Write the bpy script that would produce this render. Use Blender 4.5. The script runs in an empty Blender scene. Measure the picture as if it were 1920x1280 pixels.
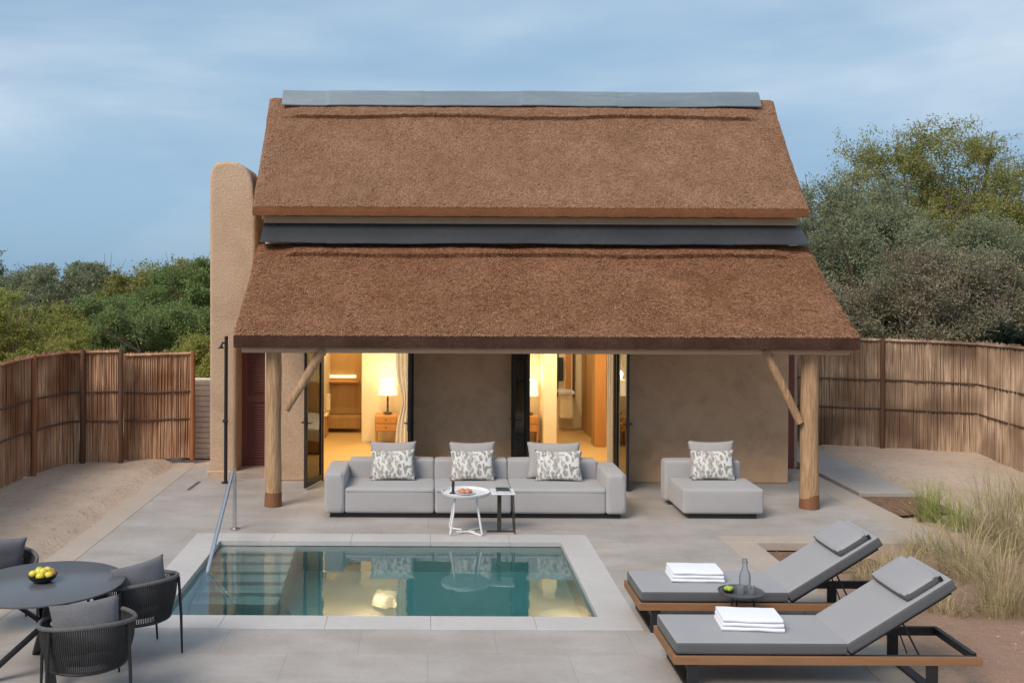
import bpy, math, random
import numpy as np
from mathutils import Vector, Matrix, noise
random.seed(7); RNG = np.random.default_rng(11)
R = math.radians
scene = bpy.context.scene
COL = scene.collection

# ---------------------------------------------------------------- camera model
F, VX, VY, H, ROLL = 1900.0, 805.0, 524.0, 3.2, 0.0045
def unroll(px, py):
    return px + (py-VY)*ROLL, py - (px-VX)*ROLL
def G(px, py, h=0.0):
    """photo pixel -> world point on the horizontal plane z=h"""
    px, py = unroll(px, py)
    Y = (H-h)*F/(py-VY)
    return Vector(((px-VX)*Y/F, Y, h))
def P(px, py, Y):
    px, py = unroll(px, py)
    return Vector(((px-VX)*Y/F, Y, H-(py-VY)*Y/F))
cam = bpy.data.cameras.new('camera'); co = bpy.data.objects.new('camera', cam); COL.objects.link(co)
co.location = (0, 0, H)
co.rotation_euler = (Matrix.Rotation(ROLL, 3, 'Y').transposed() @ Matrix.Rotation(R(90), 3, 'X')).to_euler()
cam.sensor_width = 36; cam.lens = F/1920*36
cam.shift_x = (960-VX)/1920; cam.shift_y = -(640-VY)/1920
cam.clip_end = 2000; cam.clip_start = .05
scene.camera = co

# ---------------------------------------------------------------- materials
def nt(name):
    m = bpy.data.materials.new(name); m.use_nodes = True
    n = m.node_tree; return m, n, n.nodes['Principled BSDF'], n.nodes['Material Output']
def mixrgb(n, a, b, fac, mode='MIX'):
    x = n.nodes.new('ShaderNodeMix'); x.data_type = 'RGBA'; x.blend_type = mode
    for sock, v in ((x.inputs[0], fac), (x.inputs[6], a), (x.inputs[7], b)):
        if isinstance(v, (int, float)): sock.default_value = v
        elif isinstance(v, tuple): sock.default_value = (*v, 1) if len(v) == 3 else v
        else: n.links.new(v, sock)
    return x.outputs[2]
def noise_tex(n, scale, detail=4, rough=.55, stretch=(1,1,1), coord='Object', dist=0):
    tc = n.nodes.new('ShaderNodeTexCoord'); mp = n.nodes.new('ShaderNodeMapping')
    mp.inputs['Scale'].default_value = stretch
    n.links.new(tc.outputs[coord], mp.inputs[0])
    t = n.nodes.new('ShaderNodeTexNoise'); t.inputs['Scale'].default_value = scale
    t.inputs['Detail'].default_value = detail; t.inputs['Roughness'].default_value = rough
    t.inputs['Distortion'].default_value = dist
    n.links.new(mp.outputs[0], t.inputs[0]); return t.outputs['Fac']
def ramp(n, src, a, b):
    r = n.nodes.new('ShaderNodeMapRange'); r.inputs[1].default_value = a; r.inputs[2].default_value = b
    n.links.new(src, r.inputs[0]); return r.outputs[0]
def mat(name, c1, c2=None, c3=None, scale=3, fine=40, rough=.8, bump=0, bscale=60, metal=0,
        stretch=(1,1,1), bstretch=None, bdist=.02, spec=.5, sheen=0, trans=0, coord='Object', mid=None, midc=(.7,.66,.62)):
    m, n, b, out = nt(name)
    c2 = c2 or tuple(v*.8 for v in c1); c3 = c3 or tuple(v*.85 for v in c1)
    f1 = ramp(n, noise_tex(n, scale, 5, .6, stretch, coord), .38, .62)
    f2 = ramp(n, noise_tex(n, fine, 3, .6, stretch, coord), .4, .65)
    col = mixrgb(n, mixrgb(n, c1, c2, f1), c3, f2)
    if mid: col = mixrgb(n, col, midc, ramp(n, noise_tex(n, mid, 5, .65, stretch, coord, .6), .47, .68), 'MULTIPLY')
    n.links.new(col, b.inputs['Base Color'])
    b.inputs['Roughness'].default_value = rough; b.inputs['Metallic'].default_value = metal
    b.inputs['Specular IOR Level'].default_value = spec
    b.inputs['Sheen Weight'].default_value = sheen
    if bump:
        bp = n.nodes.new('ShaderNodeBump'); bp.inputs['Strength'].default_value = bump
        bp.inputs['Distance'].default_value = bdist
        n.links.new(noise_tex(n, bscale, 4, .6, bstretch or stretch, coord), bp.inputs['Height'])
        n.links.new(bp.outputs[0], b.inputs['Normal'])
    if trans:
        tr = n.nodes.new('ShaderNodeBsdfTranslucent'); n.links.new(col, tr.inputs[0])
        mx = n.nodes.new('ShaderNodeMixShader'); mx.inputs[0].default_value = trans
        n.links.new(b.outputs[0], mx.inputs[1]); n.links.new(tr.outputs[0], mx.inputs[2])
        n.links.new(mx.outputs[0], out.inputs[0])
    return m
def emit(name, col, s):
    m, n, b, out = nt(name); b.inputs['Base Color'].default_value = (*col, 1)
    b.inputs['Emission Color'].default_value = (*col, 1); b.inputs['Emission Strength'].default_value = s
    return m
M = {}
M['thatch_up'] = mat('thatch_upper', (.375,.222,.146), (.29,.163,.10), (.185,.096,.055), scale=1.1, fine=34, rough=.95, bump=1, bscale=52, bdist=.028, bstretch=(1.7,.6,.6), spec=.1, mid=5, midc=(.82,.76,.70))
M['thatch_low'] = mat('thatch_lower', (.345,.172,.096), (.25,.112,.057), (.14,.062,.031), scale=1.3, fine=26, rough=.95, bump=1, bscale=42, bdist=.038, bstretch=(1.7,.6,.6), spec=.1, mid=6, midc=(.72,.64,.58))
M['straw'] = mat('loose_straw', (.52,.32,.21), (.36,.20,.115), (.20,.10,.055), scale=14, fine=60, rough=.9, spec=.1)
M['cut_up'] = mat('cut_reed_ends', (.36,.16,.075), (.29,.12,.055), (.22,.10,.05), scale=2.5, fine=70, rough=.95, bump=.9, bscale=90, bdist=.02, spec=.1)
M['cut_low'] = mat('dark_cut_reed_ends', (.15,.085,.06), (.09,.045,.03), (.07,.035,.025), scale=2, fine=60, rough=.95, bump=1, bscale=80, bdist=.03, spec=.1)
M['zinc'] = mat('weathered_zinc', (.21,.26,.29), (.14,.18,.21), (.17,.21,.24), scale=.9, fine=9, rough=.5, metal=.25, bump=.2, bscale=6, stretch=(.5,3,3))
M['flashing'] = mat('dark_flashing', (.075,.08,.088), (.055,.06,.066), (.065,.07,.077), scale=1.2, fine=10, rough=.45, metal=.5, bump=.2, bscale=5)
M['stucco'] = mat('rough_stucco', (.60,.43,.30), (.53,.375,.255), (.49,.345,.235), scale=1.0, fine=30, rough=.95, bump=.8, bscale=55, bdist=.025, spec=.15, mid=1.6, midc=(.86,.84,.82))
M['render'] = mat('smooth_render', (.64,.42,.265), (.52,.34,.21), (.57,.375,.235), scale=.8, fine=8, rough=.9, bump=.35, bscale=18, bdist=.02, spec=.15, mid=2.2, midc=(.86,.83,.80))
M['plinth'] = mat('plinth_stone', (.40,.32,.26), (.34,.27,.22), None, scale=2, rough=.9, bump=.4)
M['cream'] = mat('cream_plaster', (.80,.70,.50), (.76,.66,.47), (.78,.68,.48), scale=.7, fine=6, rough=.85)
M['wood_wall'] = mat('oak_panelling', (.42,.25,.09), (.35,.20,.07), (.38,.22,.08), scale=1.5, fine=12, rough=.55, stretch=(6,6,.6))
M['wood_door'] = mat('orange_wood', (.50,.24,.07), (.42,.19,.05), (.45,.21,.06), scale=2, fine=14, rough=.5, stretch=(6,6,.5))
M['floor_in'] = mat('timber_floor', (.62,.42,.18), (.54,.36,.15), (.58,.39,.16), scale=1.5, fine=8, rough=.4, stretch=(.5,5,1))
M['log'] = mat('peeled_log', (.50,.32,.175), (.38,.235,.125), (.29,.17,.09), scale=2.5, fine=11, rough=.85, bump=.6, bscale=14, stretch=(4,4,.35), bdist=.02)
M['log_stain'] = mat('stained_log_base', (.23,.10,.04), (.17,.07,.03), None, scale=3, fine=14, rough=.8, bump=.5, bscale=14, stretch=(4,4,.35))
M['beam'] = mat('pale_pole', (.52,.38,.26), (.42,.30,.20), None, scale=2, fine=9, rough=.85, bump=.5, bscale=12, stretch=(.4,4,4))
M['black'] = mat('black_metal', (.018,.018,.02), (.014,.014,.016), None, rough=.45, spec=.4, bump=.1, bscale=120)
M['dark_frame'] = mat('dark_bronze_frame', (.022,.017,.016), None, None, rough=.5)
M['maroon'] = mat('maroon_painted_wood', (.19,.055,.04), (.15,.042,.032), (.15,.045,.034), scale=4, fine=20, rough=.6, stretch=(5,5,.5), bump=.3, bscale=20)
M['deck'] = None
M['coping'] = mat('pale_coping_stone', (.47,.45,.44), (.42,.40,.39), (.44,.42,.41), scale=1.1, fine=9, rough=.7, bump=.15, bscale=40)
M['border'] = mat('beige_border_stone', (.41,.345,.29), (.36,.30,.25), (.38,.32,.27), scale=1.4, fine=10, rough=.85, bump=.3, bscale=40)
M['path'] = mat('path_concrete', (.40,.36,.33), (.355,.32,.295), None, scale=1.2, fine=12, rough=.85, bump=.2)
M['steel'] = mat('brushed_steel', (.62,.63,.65), (.58,.59,.61), None, rough=.28, metal=1)
M['teak'] = mat('oiled_teak', (.27,.135,.06), (.20,.095,.04), (.23,.115,.05), scale=3, fine=16, rough=.6, stretch=(.5,6,6), bump=.2, bscale=30)
M['sofa'] = mat('grey_upholstery', (.385,.372,.375), (.36,.347,.35), (.335,.325,.327), scale=2, fine=140, rough=.95, bump=.35, bscale=260, bdist=.004, sheen=.2, spec=.2)
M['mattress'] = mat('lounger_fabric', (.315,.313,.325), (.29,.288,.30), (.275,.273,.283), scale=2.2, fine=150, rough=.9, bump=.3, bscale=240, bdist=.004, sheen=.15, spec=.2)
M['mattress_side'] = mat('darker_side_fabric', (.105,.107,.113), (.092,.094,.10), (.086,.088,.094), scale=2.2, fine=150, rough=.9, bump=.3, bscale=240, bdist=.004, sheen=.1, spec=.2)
M['cushion_plain'] = mat('taupe_linen', (.40,.375,.37), (.36,.34,.335), (.33,.31,.305), scale=3, fine=120, rough=.95, bump=.4, bscale=200, bdist=.005, sheen=.2, spec=.2)
M['chair_cushion'] = mat('dark_grey_linen', (.16,.158,.17), (.135,.133,.145), (.12,.12,.13), scale=4, fine=90, rough=.95, bump=.5, bscale=160, bdist=.006, sheen=.1, spec=.2)
M['rope'] = mat('charcoal_rope', (.055,.053,.052), (.035,.034,.034), (.045,.043,.042), scale=14, fine=90, rough=.9, bump=.6, bscale=220, bdist=.004, spec=.2)
M['rope_rim'] = mat('grey_rope_rim', (.15,.145,.145), (.11,.105,.105), (.09,.088,.088), scale=14, fine=120, rough=.9, bump=.6, bscale=220, bdist=.004, spec=.2)
M['table_top'] = mat('charcoal_ceramic', (.10,.105,.115), (.088,.092,.10), (.092,.097,.105), scale=2, fine=30, rough=.3, spec=.5)
M['white_metal'] = mat('white_powder_coat', (.72,.72,.73), (.68,.68,.69), None, rough=.45)
M['towel'] = mat('white_terry', (.80,.82,.87), (.76,.78,.83), (.72,.74,.80), scale=6, fine=90, rough=1, bump=.6, bscale=170, bdist=.006, sheen=.3, spec=.1)
M['curtain'] = mat('white_curtain', (.9,.88,.85), (.86,.84,.8), None, rough=.95, trans=.6)
M['book'] = mat('dark_green_cover', (.025,.06,.055), (.02,.05,.045), None, rough=.5)
M['lime'] = mat('lime_skin', (.30,.42,.05), (.24,.36,.04), (.34,.45,.07), scale=30, rough=.45)
M['lemon'] = mat('lemon_skin', (.72,.60,.07), (.62,.52,.05), (.7,.55,.06), scale=30, fine=200, rough=.45)
M['orange'] = mat('orange_skin', (.62,.18,.04), (.5,.12,.03), None, scale=30, rough=.45)
M['peach'] = mat('pastry', (.62,.36,.25), (.55,.25,.16), (.4,.12,.08), scale=14, fine=60, rough=.7)
M['soil'] = mat('brown_soil', (.17,.10,.065), (.13,.075,.048), (.24,.16,.11), scale=5, fine=24, rough=1, bump=.5, bscale=20, bdist=.02, spec=.05, mid=9, midc=(.7,.65,.6))
M['gardenwall'] = mat('pale_banded_plaster', (.82,.69,.56), (.72,.60,.49), None, scale=1.5, fine=12, rough=.95, bump=.5, bscale=25)
M['pooltile'] = mat('pool_tiles', (.42,.53,.52), (.36,.47,.47), (.38,.49,.49), scale=1.5, fine=20, rough=.6, bump=.2, bscale=30)
M['stepstone'] = mat('pool_step_stone', (.62,.64,.60), (.56,.58,.55), None, scale=1.5, fine=15, rough=.7)
M['shade'] = emit('lamp_shade_glow', (1.0,.84,.58), .36)
M['drum'] = emit('pendant_glow', (.75,.66,.46), .12)
M['strip'] = emit('shelf_light_strip', (1.0,.82,.45), 1.0)
M['mirror'] = mat('mirror_glass', (.8,.8,.78), (.8,.8,.78), (.8,.8,.78), rough=.05, metal=1)
M['picture'] = mat('dark_towel', (.035,.04,.035), None, None, rough=.8)
M['lampbase'] = mat('bronze_lamp_stem', (.07,.055,.04), None, None, rough=.4, metal=.4)

# fence sticks: colour changes from stick to stick
def stick_mat(name, a, b, c):
    m, n, bs, out = nt(name)
    f = ramp(n, noise_tex(n, 22, 2, .7, (1,1,.05)), .36, .64)
    f2 = ramp(n, noise_tex(n, 9, 4, .6, (1,1,.25)), .42, .66)
    f3 = ramp(n, noise_tex(n, .9, 2, .5), .4, .65)
    col = mixrgb(n, mixrgb(n, mixrgb(n, a, b, f), c, f2), tuple(v*.8 for v in b), f3)
    n.links.new(col, bs.inputs['Base Color']); bs.inputs['Roughness'].default_value = .9
    bs.inputs['Specular IOR Level'].default_value = .15
    return m
M['stick_l'] = stick_mat('reddish_sticks', (.68,.45,.29), (.29,.13,.065), (.45,.27,.165))
M['stick_r'] = stick_mat('greyish_sticks', (.64,.48,.34), (.23,.145,.095), (.40,.28,.19))
M['post_l'] = mat('rust_brown_post', (.33,.13,.05), (.24,.09,.035), None, scale=3, fine=18, rough=.85, stretch=(4,4,.4), bump=.5, bscale=18)
M['post_r'] = mat('dark_brown_post', (.13,.06,.032), (.09,.04,.022), None, scale=3, fine=18, rough=.85, stretch=(4,4,.4), bump=.5, bscale=18)
M['rail'] = mat('lashing_pole', (.12,.07,.045), (.08,.045,.03), None, scale=5, rough=.9)

# deck: large stone slabs with faint joints
def deck_mat():
    m, n, b, out = nt('grey_deck_stone')
    tc = n.nodes.new('ShaderNodeTexCoord')
    br = n.nodes.new('ShaderNodeTexBrick')
    br.inputs['Scale'].default_value = 1; br.inputs['Mortar Size'].default_value = .004
    br.inputs['Brick Width'].default_value = 1.2; br.inputs['Row Height'].default_value = .62
    br.inputs['Color1'].default_value = (.405,.377,.358,1); br.inputs['Color2'].default_value = (.39,.362,.343,1)
    br.inputs['Mortar'].default_value = (.31,.30,.295,1)
    n.links.new(tc.outputs['Object'], br.inputs[0])
    f = ramp(n, noise_tex(n, 1.1, 5, .62, (1,1.6,1)), .36, .64)
    f2 = ramp(n, noise_tex(n, 22, 4, .6, (1,4,1)), .42, .7)
    col = mixrgb(n, br.outputs[0], (.80,.765,.735), f, 'MULTIPLY')
    col = mixrgb(n, col, (.89,.88,.87), f2, 'MULTIPLY')
    n.links.new(col, b.inputs['Base Color']); b.inputs['Roughness'].default_value = .62
    b.inputs['Specular IOR Level'].default_value = .4
    bp = n.nodes.new('ShaderNodeBump'); bp.inputs['Strength'].default_value = .12; bp.inputs['Distance'].default_value = .01
    n.links.new(noise_tex(n, 70, 4), bp.inputs['Height']); n.links.new(bp.outputs[0], b.inputs['Normal'])
    return m
M['deck'] = deck_mat()
def sand_mat():
    m, n, b, out = nt('raked_sand')
    base = mixrgb(n, (.57,.45,.36), (.49,.375,.29), ramp(n, noise_tex(n, .5, 5, .6), .4, .62))
    # redder soil towards the planted side on the right
    tc = n.nodes.new('ShaderNodeTexCoord'); sx = n.nodes.new('ShaderNodeSeparateXYZ'); n.links.new(tc.outputs['Object'], sx.inputs[0])
    r1 = ramp(n, sx.outputs[0], 3.5, 4.6); r2 = ramp(n, sx.outputs[1], 14.0, 11.5)
    rm = n.nodes.new('ShaderNodeMath'); rm.operation = 'MULTIPLY'; n.links.new(r1, rm.inputs[0]); n.links.new(r2, rm.inputs[1]); red = rm.outputs[0]
    base = mixrgb(n, base, (.335,.215,.155), red)
    base = mixrgb(n, base, (.27,.195,.145), ramp(n, noise_tex(n, 7, 6, .7), .54, .80))
    base = mixrgb(n, base, (.47,.375,.30), ramp(n, noise_tex(n, 55, 3, .7), .55, .75))
    n.links.new(base, b.inputs['Base Color']); b.inputs['Roughness'].default_value = 1
    b.inputs['Specular IOR Level'].default_value = .08
    bp = n.nodes.new('ShaderNodeBump'); bp.inputs['Strength'].default_value = .9; bp.inputs['Distance'].default_value = .05
    n.links.new(noise_tex(n, 9, 8, .72), bp.inputs['Height']); n.links.new(bp.outputs[0], b.inputs['Normal'])
    return m
M['sand'] = sand_mat()
def water_mat():
    m, n, b, out = nt('pool_water'); n.nodes.remove(b)
    g = n.nodes.new('ShaderNodeBsdfGlass'); g.inputs['IOR'].default_value = 1.6; g.inputs['Roughness'].default_value = 0
    bp = n.nodes.new('ShaderNodeBump'); bp.inputs['Strength'].default_value = .16; bp.inputs['Distance'].default_value = .006
    n.links.new(noise_tex(n, 7, 3, .5, (1,.6,1)), bp.inputs['Height']); n.links.new(bp.outputs[0], g.inputs['Normal'])
    n.links.new(g.outputs[0], out.inputs[0])
    v = n.nodes.new('ShaderNodeVolumeAbsorption'); v.inputs[0].default_value = (.24,.86,.88,1); v.inputs[1].default_value = .45
    n.links.new(v.outputs[0], out.inputs[1]); return m
M['water'] = water_mat()
def glass_mat(name, tint=(.9,.93,.92), refl=.0):
    m, n, b, out = nt(name); n.nodes.remove(b)
    t = n.nodes.new('ShaderNodeBsdfTransparent'); t.inputs[0].default_value = (*tint, 1)
    g = n.nodes.new('ShaderNodeBsdfGlossy'); g.inputs['Roughness'].default_value = .02
    fr = n.nodes.new('ShaderNodeFresnel'); fr.inputs[0].default_value = 1.5 + refl
    mx = n.nodes.new('ShaderNodeMixShader'); n.links.new(fr.outputs[0], mx.inputs[0])
    n.links.new(t.outputs[0], mx.inputs[1]); n.links.new(g.outputs[0], mx.inputs[2]); n.links.new(mx.outputs[0], out.inputs[0])
    return m
M['pane'] = glass_mat('door_glass', (.80,.84,.84), .4)
M['glass'] = glass_mat('drinking_glass', (.975,.985,.985), -.18)
def leaf_print():
    m, n, b, out = nt('leaf_print_fabric')
    tc = n.nodes.new('ShaderNodeTexCoord'); mp = n.nodes.new('ShaderNodeMapping')
    mp.inputs['Rotation'].default_value = (0, .6, 0); mp.inputs['Scale'].default_value = (26, 26, 15)
    ns = n.nodes.new('ShaderNodeTexNoise'); ns.inputs['Scale'].default_value = 9
    n.links.new(tc.outputs['Object'], ns.inputs[0])
    n.links.new(tc.outputs['Object'], mp.inputs[0])
    ad = n.nodes.new('ShaderNodeVectorMath'); ad.operation = 'MULTIPLY_ADD'; ad.inputs[1].default_value = (2,2,2)
    n.links.new(ns.outputs['Color'], ad.inputs[0]); n.links.new(mp.outputs[0], ad.inputs[2])
    v = n.nodes.new('ShaderNodeTexVoronoi'); v.inputs['Scale'].default_value = 1; n.links.new(ad.outputs[0], v.inputs[0])
    leaf = ramp(n, v.outputs['Distance'], .62, .46)
    c = mixrgb(n, (.24,.235,.22), (.41,.385,.33), ramp(n, noise_tex(n, 14, 2), .4, .6))
    col = mixrgb(n, (.62,.61,.59), c, leaf)
    n.links.new(col, b.inputs['Base Color']); b.inputs['Roughness'].default_value = .95
    return m
_n = M['glass'].node_tree; _o = _n.nodes['Material Output']; _s = _o.inputs[0].links[0].from_socket
_t = _n.nodes.new('ShaderNodeBsdfTranslucent'); _t.inputs[0].default_value = (.9,.93,.95,1); _m = _n.nodes.new('ShaderNodeMixShader'); _m.inputs[0].default_value = .14
_n.links.new(_s, _m.inputs[1]); _n.links.new(_t.outputs[0], _m.inputs[2]); _n.links.new(_m.outputs[0], _o.inputs[0])
M['print'] = leaf_print()
def leafmat(name, a, b_, c, tr=.35):
    return mat(name, a, b_, c, scale=.9, fine=5, rough=.75, spec=.2, trans=tr)
M['leaf_olive'] = leafmat('olive_foliage', (0.237,0.250,0.075), (0.163,0.194,0.062), (0.338,0.312,0.100))
M['leaf_green'] = leafmat('green_foliage', (0.162,0.243,0.081), (0.115,0.176,0.068), (0.257,0.311,0.108))
M['leaf_bright'] = leafmat('bright_foliage', (0.276,0.322,0.069), (0.184,0.241,0.057), (0.380,0.345,0.103))
M['leaf_grey'] = leafmat('grey_green_foliage', (0.223,0.257,0.155), (0.169,0.203,0.115), (0.297,0.317,0.189))
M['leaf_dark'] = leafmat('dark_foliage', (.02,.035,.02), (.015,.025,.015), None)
M['leaf_dry'] = leafmat('dry_twigs_foliage', (.35,.30,.21), (.27,.24,.165), (.26,.28,.15))
M['bark'] = mat('grey_brown_bark', (.15,.115,.085), (.10,.075,.055), None, scale=4, rough=.95, bump=.5)
M['grass_dry'] = mat('dry_grass', (.62,.52,.33), (.46,.37,.21), (.33,.29,.14), scale=16, fine=70, mid=5, midc=(.62,.58,.5), rough=.85, spec=.2, trans=.3)
M['grass_green'] = mat('green_grass', (.22,.30,.07), (.32,.36,.11), (.44,.42,.18), scale=14, fine=60, rough=.8, spec=.2, trans=.3)

# ---------------------------------------------------------------- mesh builder
class MB:
    def __init__(s): s.v = []; s.f = []
    def add(s, vs, fs):
        o = len(s.v); s.v += [tuple(v) for v in vs]; s.f += [tuple(i+o for i in f) for f in fs]; return s
    def box(s, x0, x1, y0, y1, z0, z1, M4=None):
        vs = [Vector((x, y, z)) for z in (z0, z1) for x, y in ((x0,y0),(x1,y0),(x1,y1),(x0,y1))]
        if M4 is not None: vs = [M4 @ v for v in vs]
        return s.add(vs, [(3,2,1,0),(4,5,6,7),(0,1,5,4),(1,2,6,5),(2,3,7,6),(3,0,4,7)])
    def tube(s, pts, r, n=10, cap=True, closed=False, jitter=0):
        pts = [Vector(p) for p in pts]; k = len(pts); rs = r if isinstance(r, (list, tuple)) else [r]*k
        vs = []; up = None
        for i, p in enumerate(pts):
            if closed: t = pts[(i+1) % k]-pts[i-1]
            else: t = pts[min(i+1, k-1)]-pts[max(i-1, 0)]
            t.normalize()
            if up is None: up = Vector((0,0,1)) if abs(t.z) < .9 else Vector((1,0,0))
            a = t.cross(up).normalized(); b = t.cross(a).normalized(); up = -b if up.dot(-b) > 0 else b
            a = t.cross(up).normalized(); b = a.cross(t).normalized()
            for j in range(n):
                q = 2*math.pi*j/n; rr = rs[i]*(1+jitter*random.uniform(-1,1))
                vs.append(p+a*math.cos(q)*rr+b*math.sin(q)*rr)
        fs = []
        m = k if closed else k-1
        for i in range(m):
            for j in range(n):
                i2 = (i+1) % k
                fs.append((i*n+j, i*n+(j+1) % n, i2*n+(j+1) % n, i2*n+j))
        if cap and not closed: fs += [tuple(range(n))[::-1], tuple((k-1)*n+j for j in range(n))]
        return s.add(vs, fs)
    def lathe(s, prof, c=(0,0,0), n=28):
        c = Vector(c); vs = []
        for r, z in prof:
            for j in range(n):
                q = 2*math.pi*j/n; vs.append(c+Vector((r*math.cos(q), r*math.sin(q), z)))
        fs = [(i*n+j, i*n+(j+1) % n, (i+1)*n+(j+1) % n, (i+1)*n+j) for i in range(len(prof)-1) for j in range(n)]
        fs += [tuple(range(n))[::-1], tuple((len(prof)-1)*n+j for j in range(n))]
        return s.add(vs, fs)
    def ball(s, c, r, n=10, sc=(1,1,1)):
        prof = [(max(1e-4, math.sin(math.pi*i/n)), -math.cos(math.pi*i/n)) for i in range(n+1)]
        vs = []; m = n*2
        for a, z in prof:
            for j in range(m):
                q = 2*math.pi*j/m
                vs.append((c[0]+a*math.cos(q)*r*sc[0], c[1]+a*math.sin(q)*r*sc[1], c[2]+z*r*sc[2]))
        return s.add(vs, [(i*m+j, i*m+(j+1) % m, (i+1)*m+(j+1) % m, (i+1)*m+j) for i in range(n) for j in range(m)])
    def loft_x(s, xs, prof_fn):
        """closed YZ profile swept along x; prof_fn(x)->list of (x,y,z)"""
        rings = [prof_fn(x) for x in xs]; n = len(rings[0]); vs = [p for r in rings for p in r]
        fs = [(i*n+j, (i+1)*n+j, (i+1)*n+(j+1) % n, i*n+(j+1) % n) for i in range(len(xs)-1) for j in range(n)]
        fs += [tuple(range(n)), tuple((len(xs)-1)*n+j for j in range(n))[::-1]]
        return s.add(vs, fs)
    def prism_y(s, poly, y0, y1):
        n = len(poly); vs = [(x, y0, z) for x, z in poly]+[(x, y1, z) for x, z in poly]
        return s.add(vs, [(j, (j+1) % n, (j+1) % n+n, j+n) for j in range(n)]+[tuple(range(n))[::-1], tuple(range(n, 2*n))])
def link(name, vs, fs, m, parent=None, world=True, bevel=0, seg=3, angle=35, sub=0):
    me = bpy.data.meshes.new(name)
    off = Vector((0,0,0))
    if parent is not None and world:
        off = parent.location.copy()
        if parent.parent is not None: off += parent.parent.location
    me.from_pydata([(v[0]-off.x, v[1]-off.y, v[2]-off.z) for v in vs], [], fs)
    me.update()
    import bmesh
    bm = bmesh.new(); bm.from_mesh(me); bmesh.ops.recalc_face_normals(bm, faces=bm.faces); bm.to_mesh(me); bm.free()
    me.polygons.foreach_set('use_smooth', [True]*len(me.polygons))
    me.set_sharp_from_angle(angle=R(angle))
    o = bpy.data.objects.new(name, me); COL.objects.link(o); me.materials.append(m)
    if parent is not None: o.parent = parent
    if bevel:
        b = o.modifiers.new('bevel', 'BEVEL'); b.width = bevel; b.segments = seg; b.limit_method = 'ANGLE'
        b.harden_normals = False
    if sub:
        b = o.modifiers.new('sub', 'SUBSURF'); b.levels = sub; b.render_levels = sub
    return o
def part(name, mb, m, parent, world=True, **k): return link(name, mb.v, mb.f, m, parent, world, **k)
def tag(o, label, cat, group=None, kind=None):
    if label: o['label'] = label
    if cat: o['category'] = cat
    if group: o['group'] = group
    if kind: o['kind'] = kind
    return o
def thing(name, label, cat, loc=(0,0,0), rz=0, group=None):
    o = bpy.data.objects.new(name, None); COL.objects.link(o); o.empty_display_size = .1
    o.location = loc; o.rotation_euler = (0,0,rz); return tag(o, label, cat, group)
def struct(name, mb, m, **k):
    o = link(name, mb.v, mb.f, m, None, **k); o['kind'] = 'structure'; return o
def dup(root, loc, rz, label, name=None):
    def cp(o, par):
        c = o.copy(); COL.objects.link(c); c.parent = par
        for ch in list(kids.get(o.name, [])): cp(ch, c)
        return c
    kids = {}
    for o in bpy.data.objects:
        if o.parent: kids.setdefault(o.parent.name, []).append(o)
    r = cp(root, None); r.location = loc; r.rotation_euler = (0,0,rz); r['label'] = label
    return r
def npmesh(name, V, Fq, m, parent=None, k=4):
    """fast mesh from numpy arrays: V (n,3), Fq (m,k)"""
    me = bpy.data.meshes.new(name); me.vertices.add(len(V)); me.vertices.foreach_set('co', V.astype(np.float32).ravel())
    me.loops.add(Fq.size); me.loops.foreach_set('vertex_index', Fq.astype(np.int32).ravel())
    me.polygons.add(len(Fq)); me.polygons.foreach_set('loop_start', np.arange(len(Fq), dtype=np.int32)*k)
    me.update(calc_edges=True); me.validate()
    me.materials.append(m)
    o = bpy.data.objects.new(name, me); COL.objects.link(o)
    if parent is not None: o.parent = parent
    return o

# ================================================================= layout constants
YW = 16.05                                  # front wall plane
PX0, PX1, PY0, PY1 = -2.56, 1.64, 9.62, 12.40   # pool
CP = .34
DX0, DX1 = -4.34, 6.43
BX0, BY1 = 3.63, 12.764                       # planting bed corner
NZ = lambda x, y, z=0: noise.noise(Vector((x, y, z)))

# ----------------------------------------------------------------- ground
def ground():
    xs = np.arange(-16, 20.01, .15); ys = np.arange(1.0, 27.01, .15)
    V = []; F_ = []; idx = {}
    def hz(x, y):
        z = -.03 + .015*NZ(x*.5, y*.5) + .02*NZ(x*2.1, y*2.1, 3)+.012*NZ(x*6, y*6, 5)
        if -4.6 < x < 6.36 and y < 22 and not (x > 3.7 and y < 12.7): z = -.12
        if x > 3.7 and x < 6.8 and y < 12.7:
            d = min(1, max(0, (x-3.9)/2.2)); e = min(1, max(0, (12.5-y)/1.6))
            z += -.16*(1-max(d, e)) - .02
        if 6.36 <= x < 7.6 and y > 13.6 and y < 22: z = -.06
        if x > 7.6: z += .05
        return z
    for j, y in enumerate(ys):
        for i, x in enumerate(xs): V.append((x, y, hz(x, y)))
    nx = len(xs)
    for j in range(len(ys)-1):
        for i in range(nx-1):
            cx, cy = xs[i]+.075, ys[j]+.075
            if PX0-.35 < cx < PX1+.35 and PY0-.35 < cy < PY1+.35: continue
            a = j*nx+i; F_.append((a, a+1, a+1+nx, a+nx))
    mb = MB(); mb.v = V; mb.f = F_
    X0, X1, Y0, Y1 = xs[0], xs[-1], ys[0], ys[-1]; B = 900
    z = -.12
    mb.add([(-B,-60,z),(X0+.2,-60,z),(X0+.2,B,z),(-B,B,z)], [(0,1,2,3)])
    mb.add([(X1-.2,-60,z),(B,-60,z),(B,B,z),(X1-.2,B,z)], [(0,1,2,3)])
    mb.add([(X0+.2,Y1-.2,z),(X1-.2,Y1-.2,z),(X1-.2,B,z),(X0+.2,B,z)], [(0,1,2,3)])
    mb.add([(X0+.2,-60,z),(X1-.2,-60,z),(X1-.2,Y0+.2,z),(X0+.2,Y0+.2,z)], [(0,1,2,3)])
    struct('ground', mb, M['sand'], angle=80)
ground()

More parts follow.
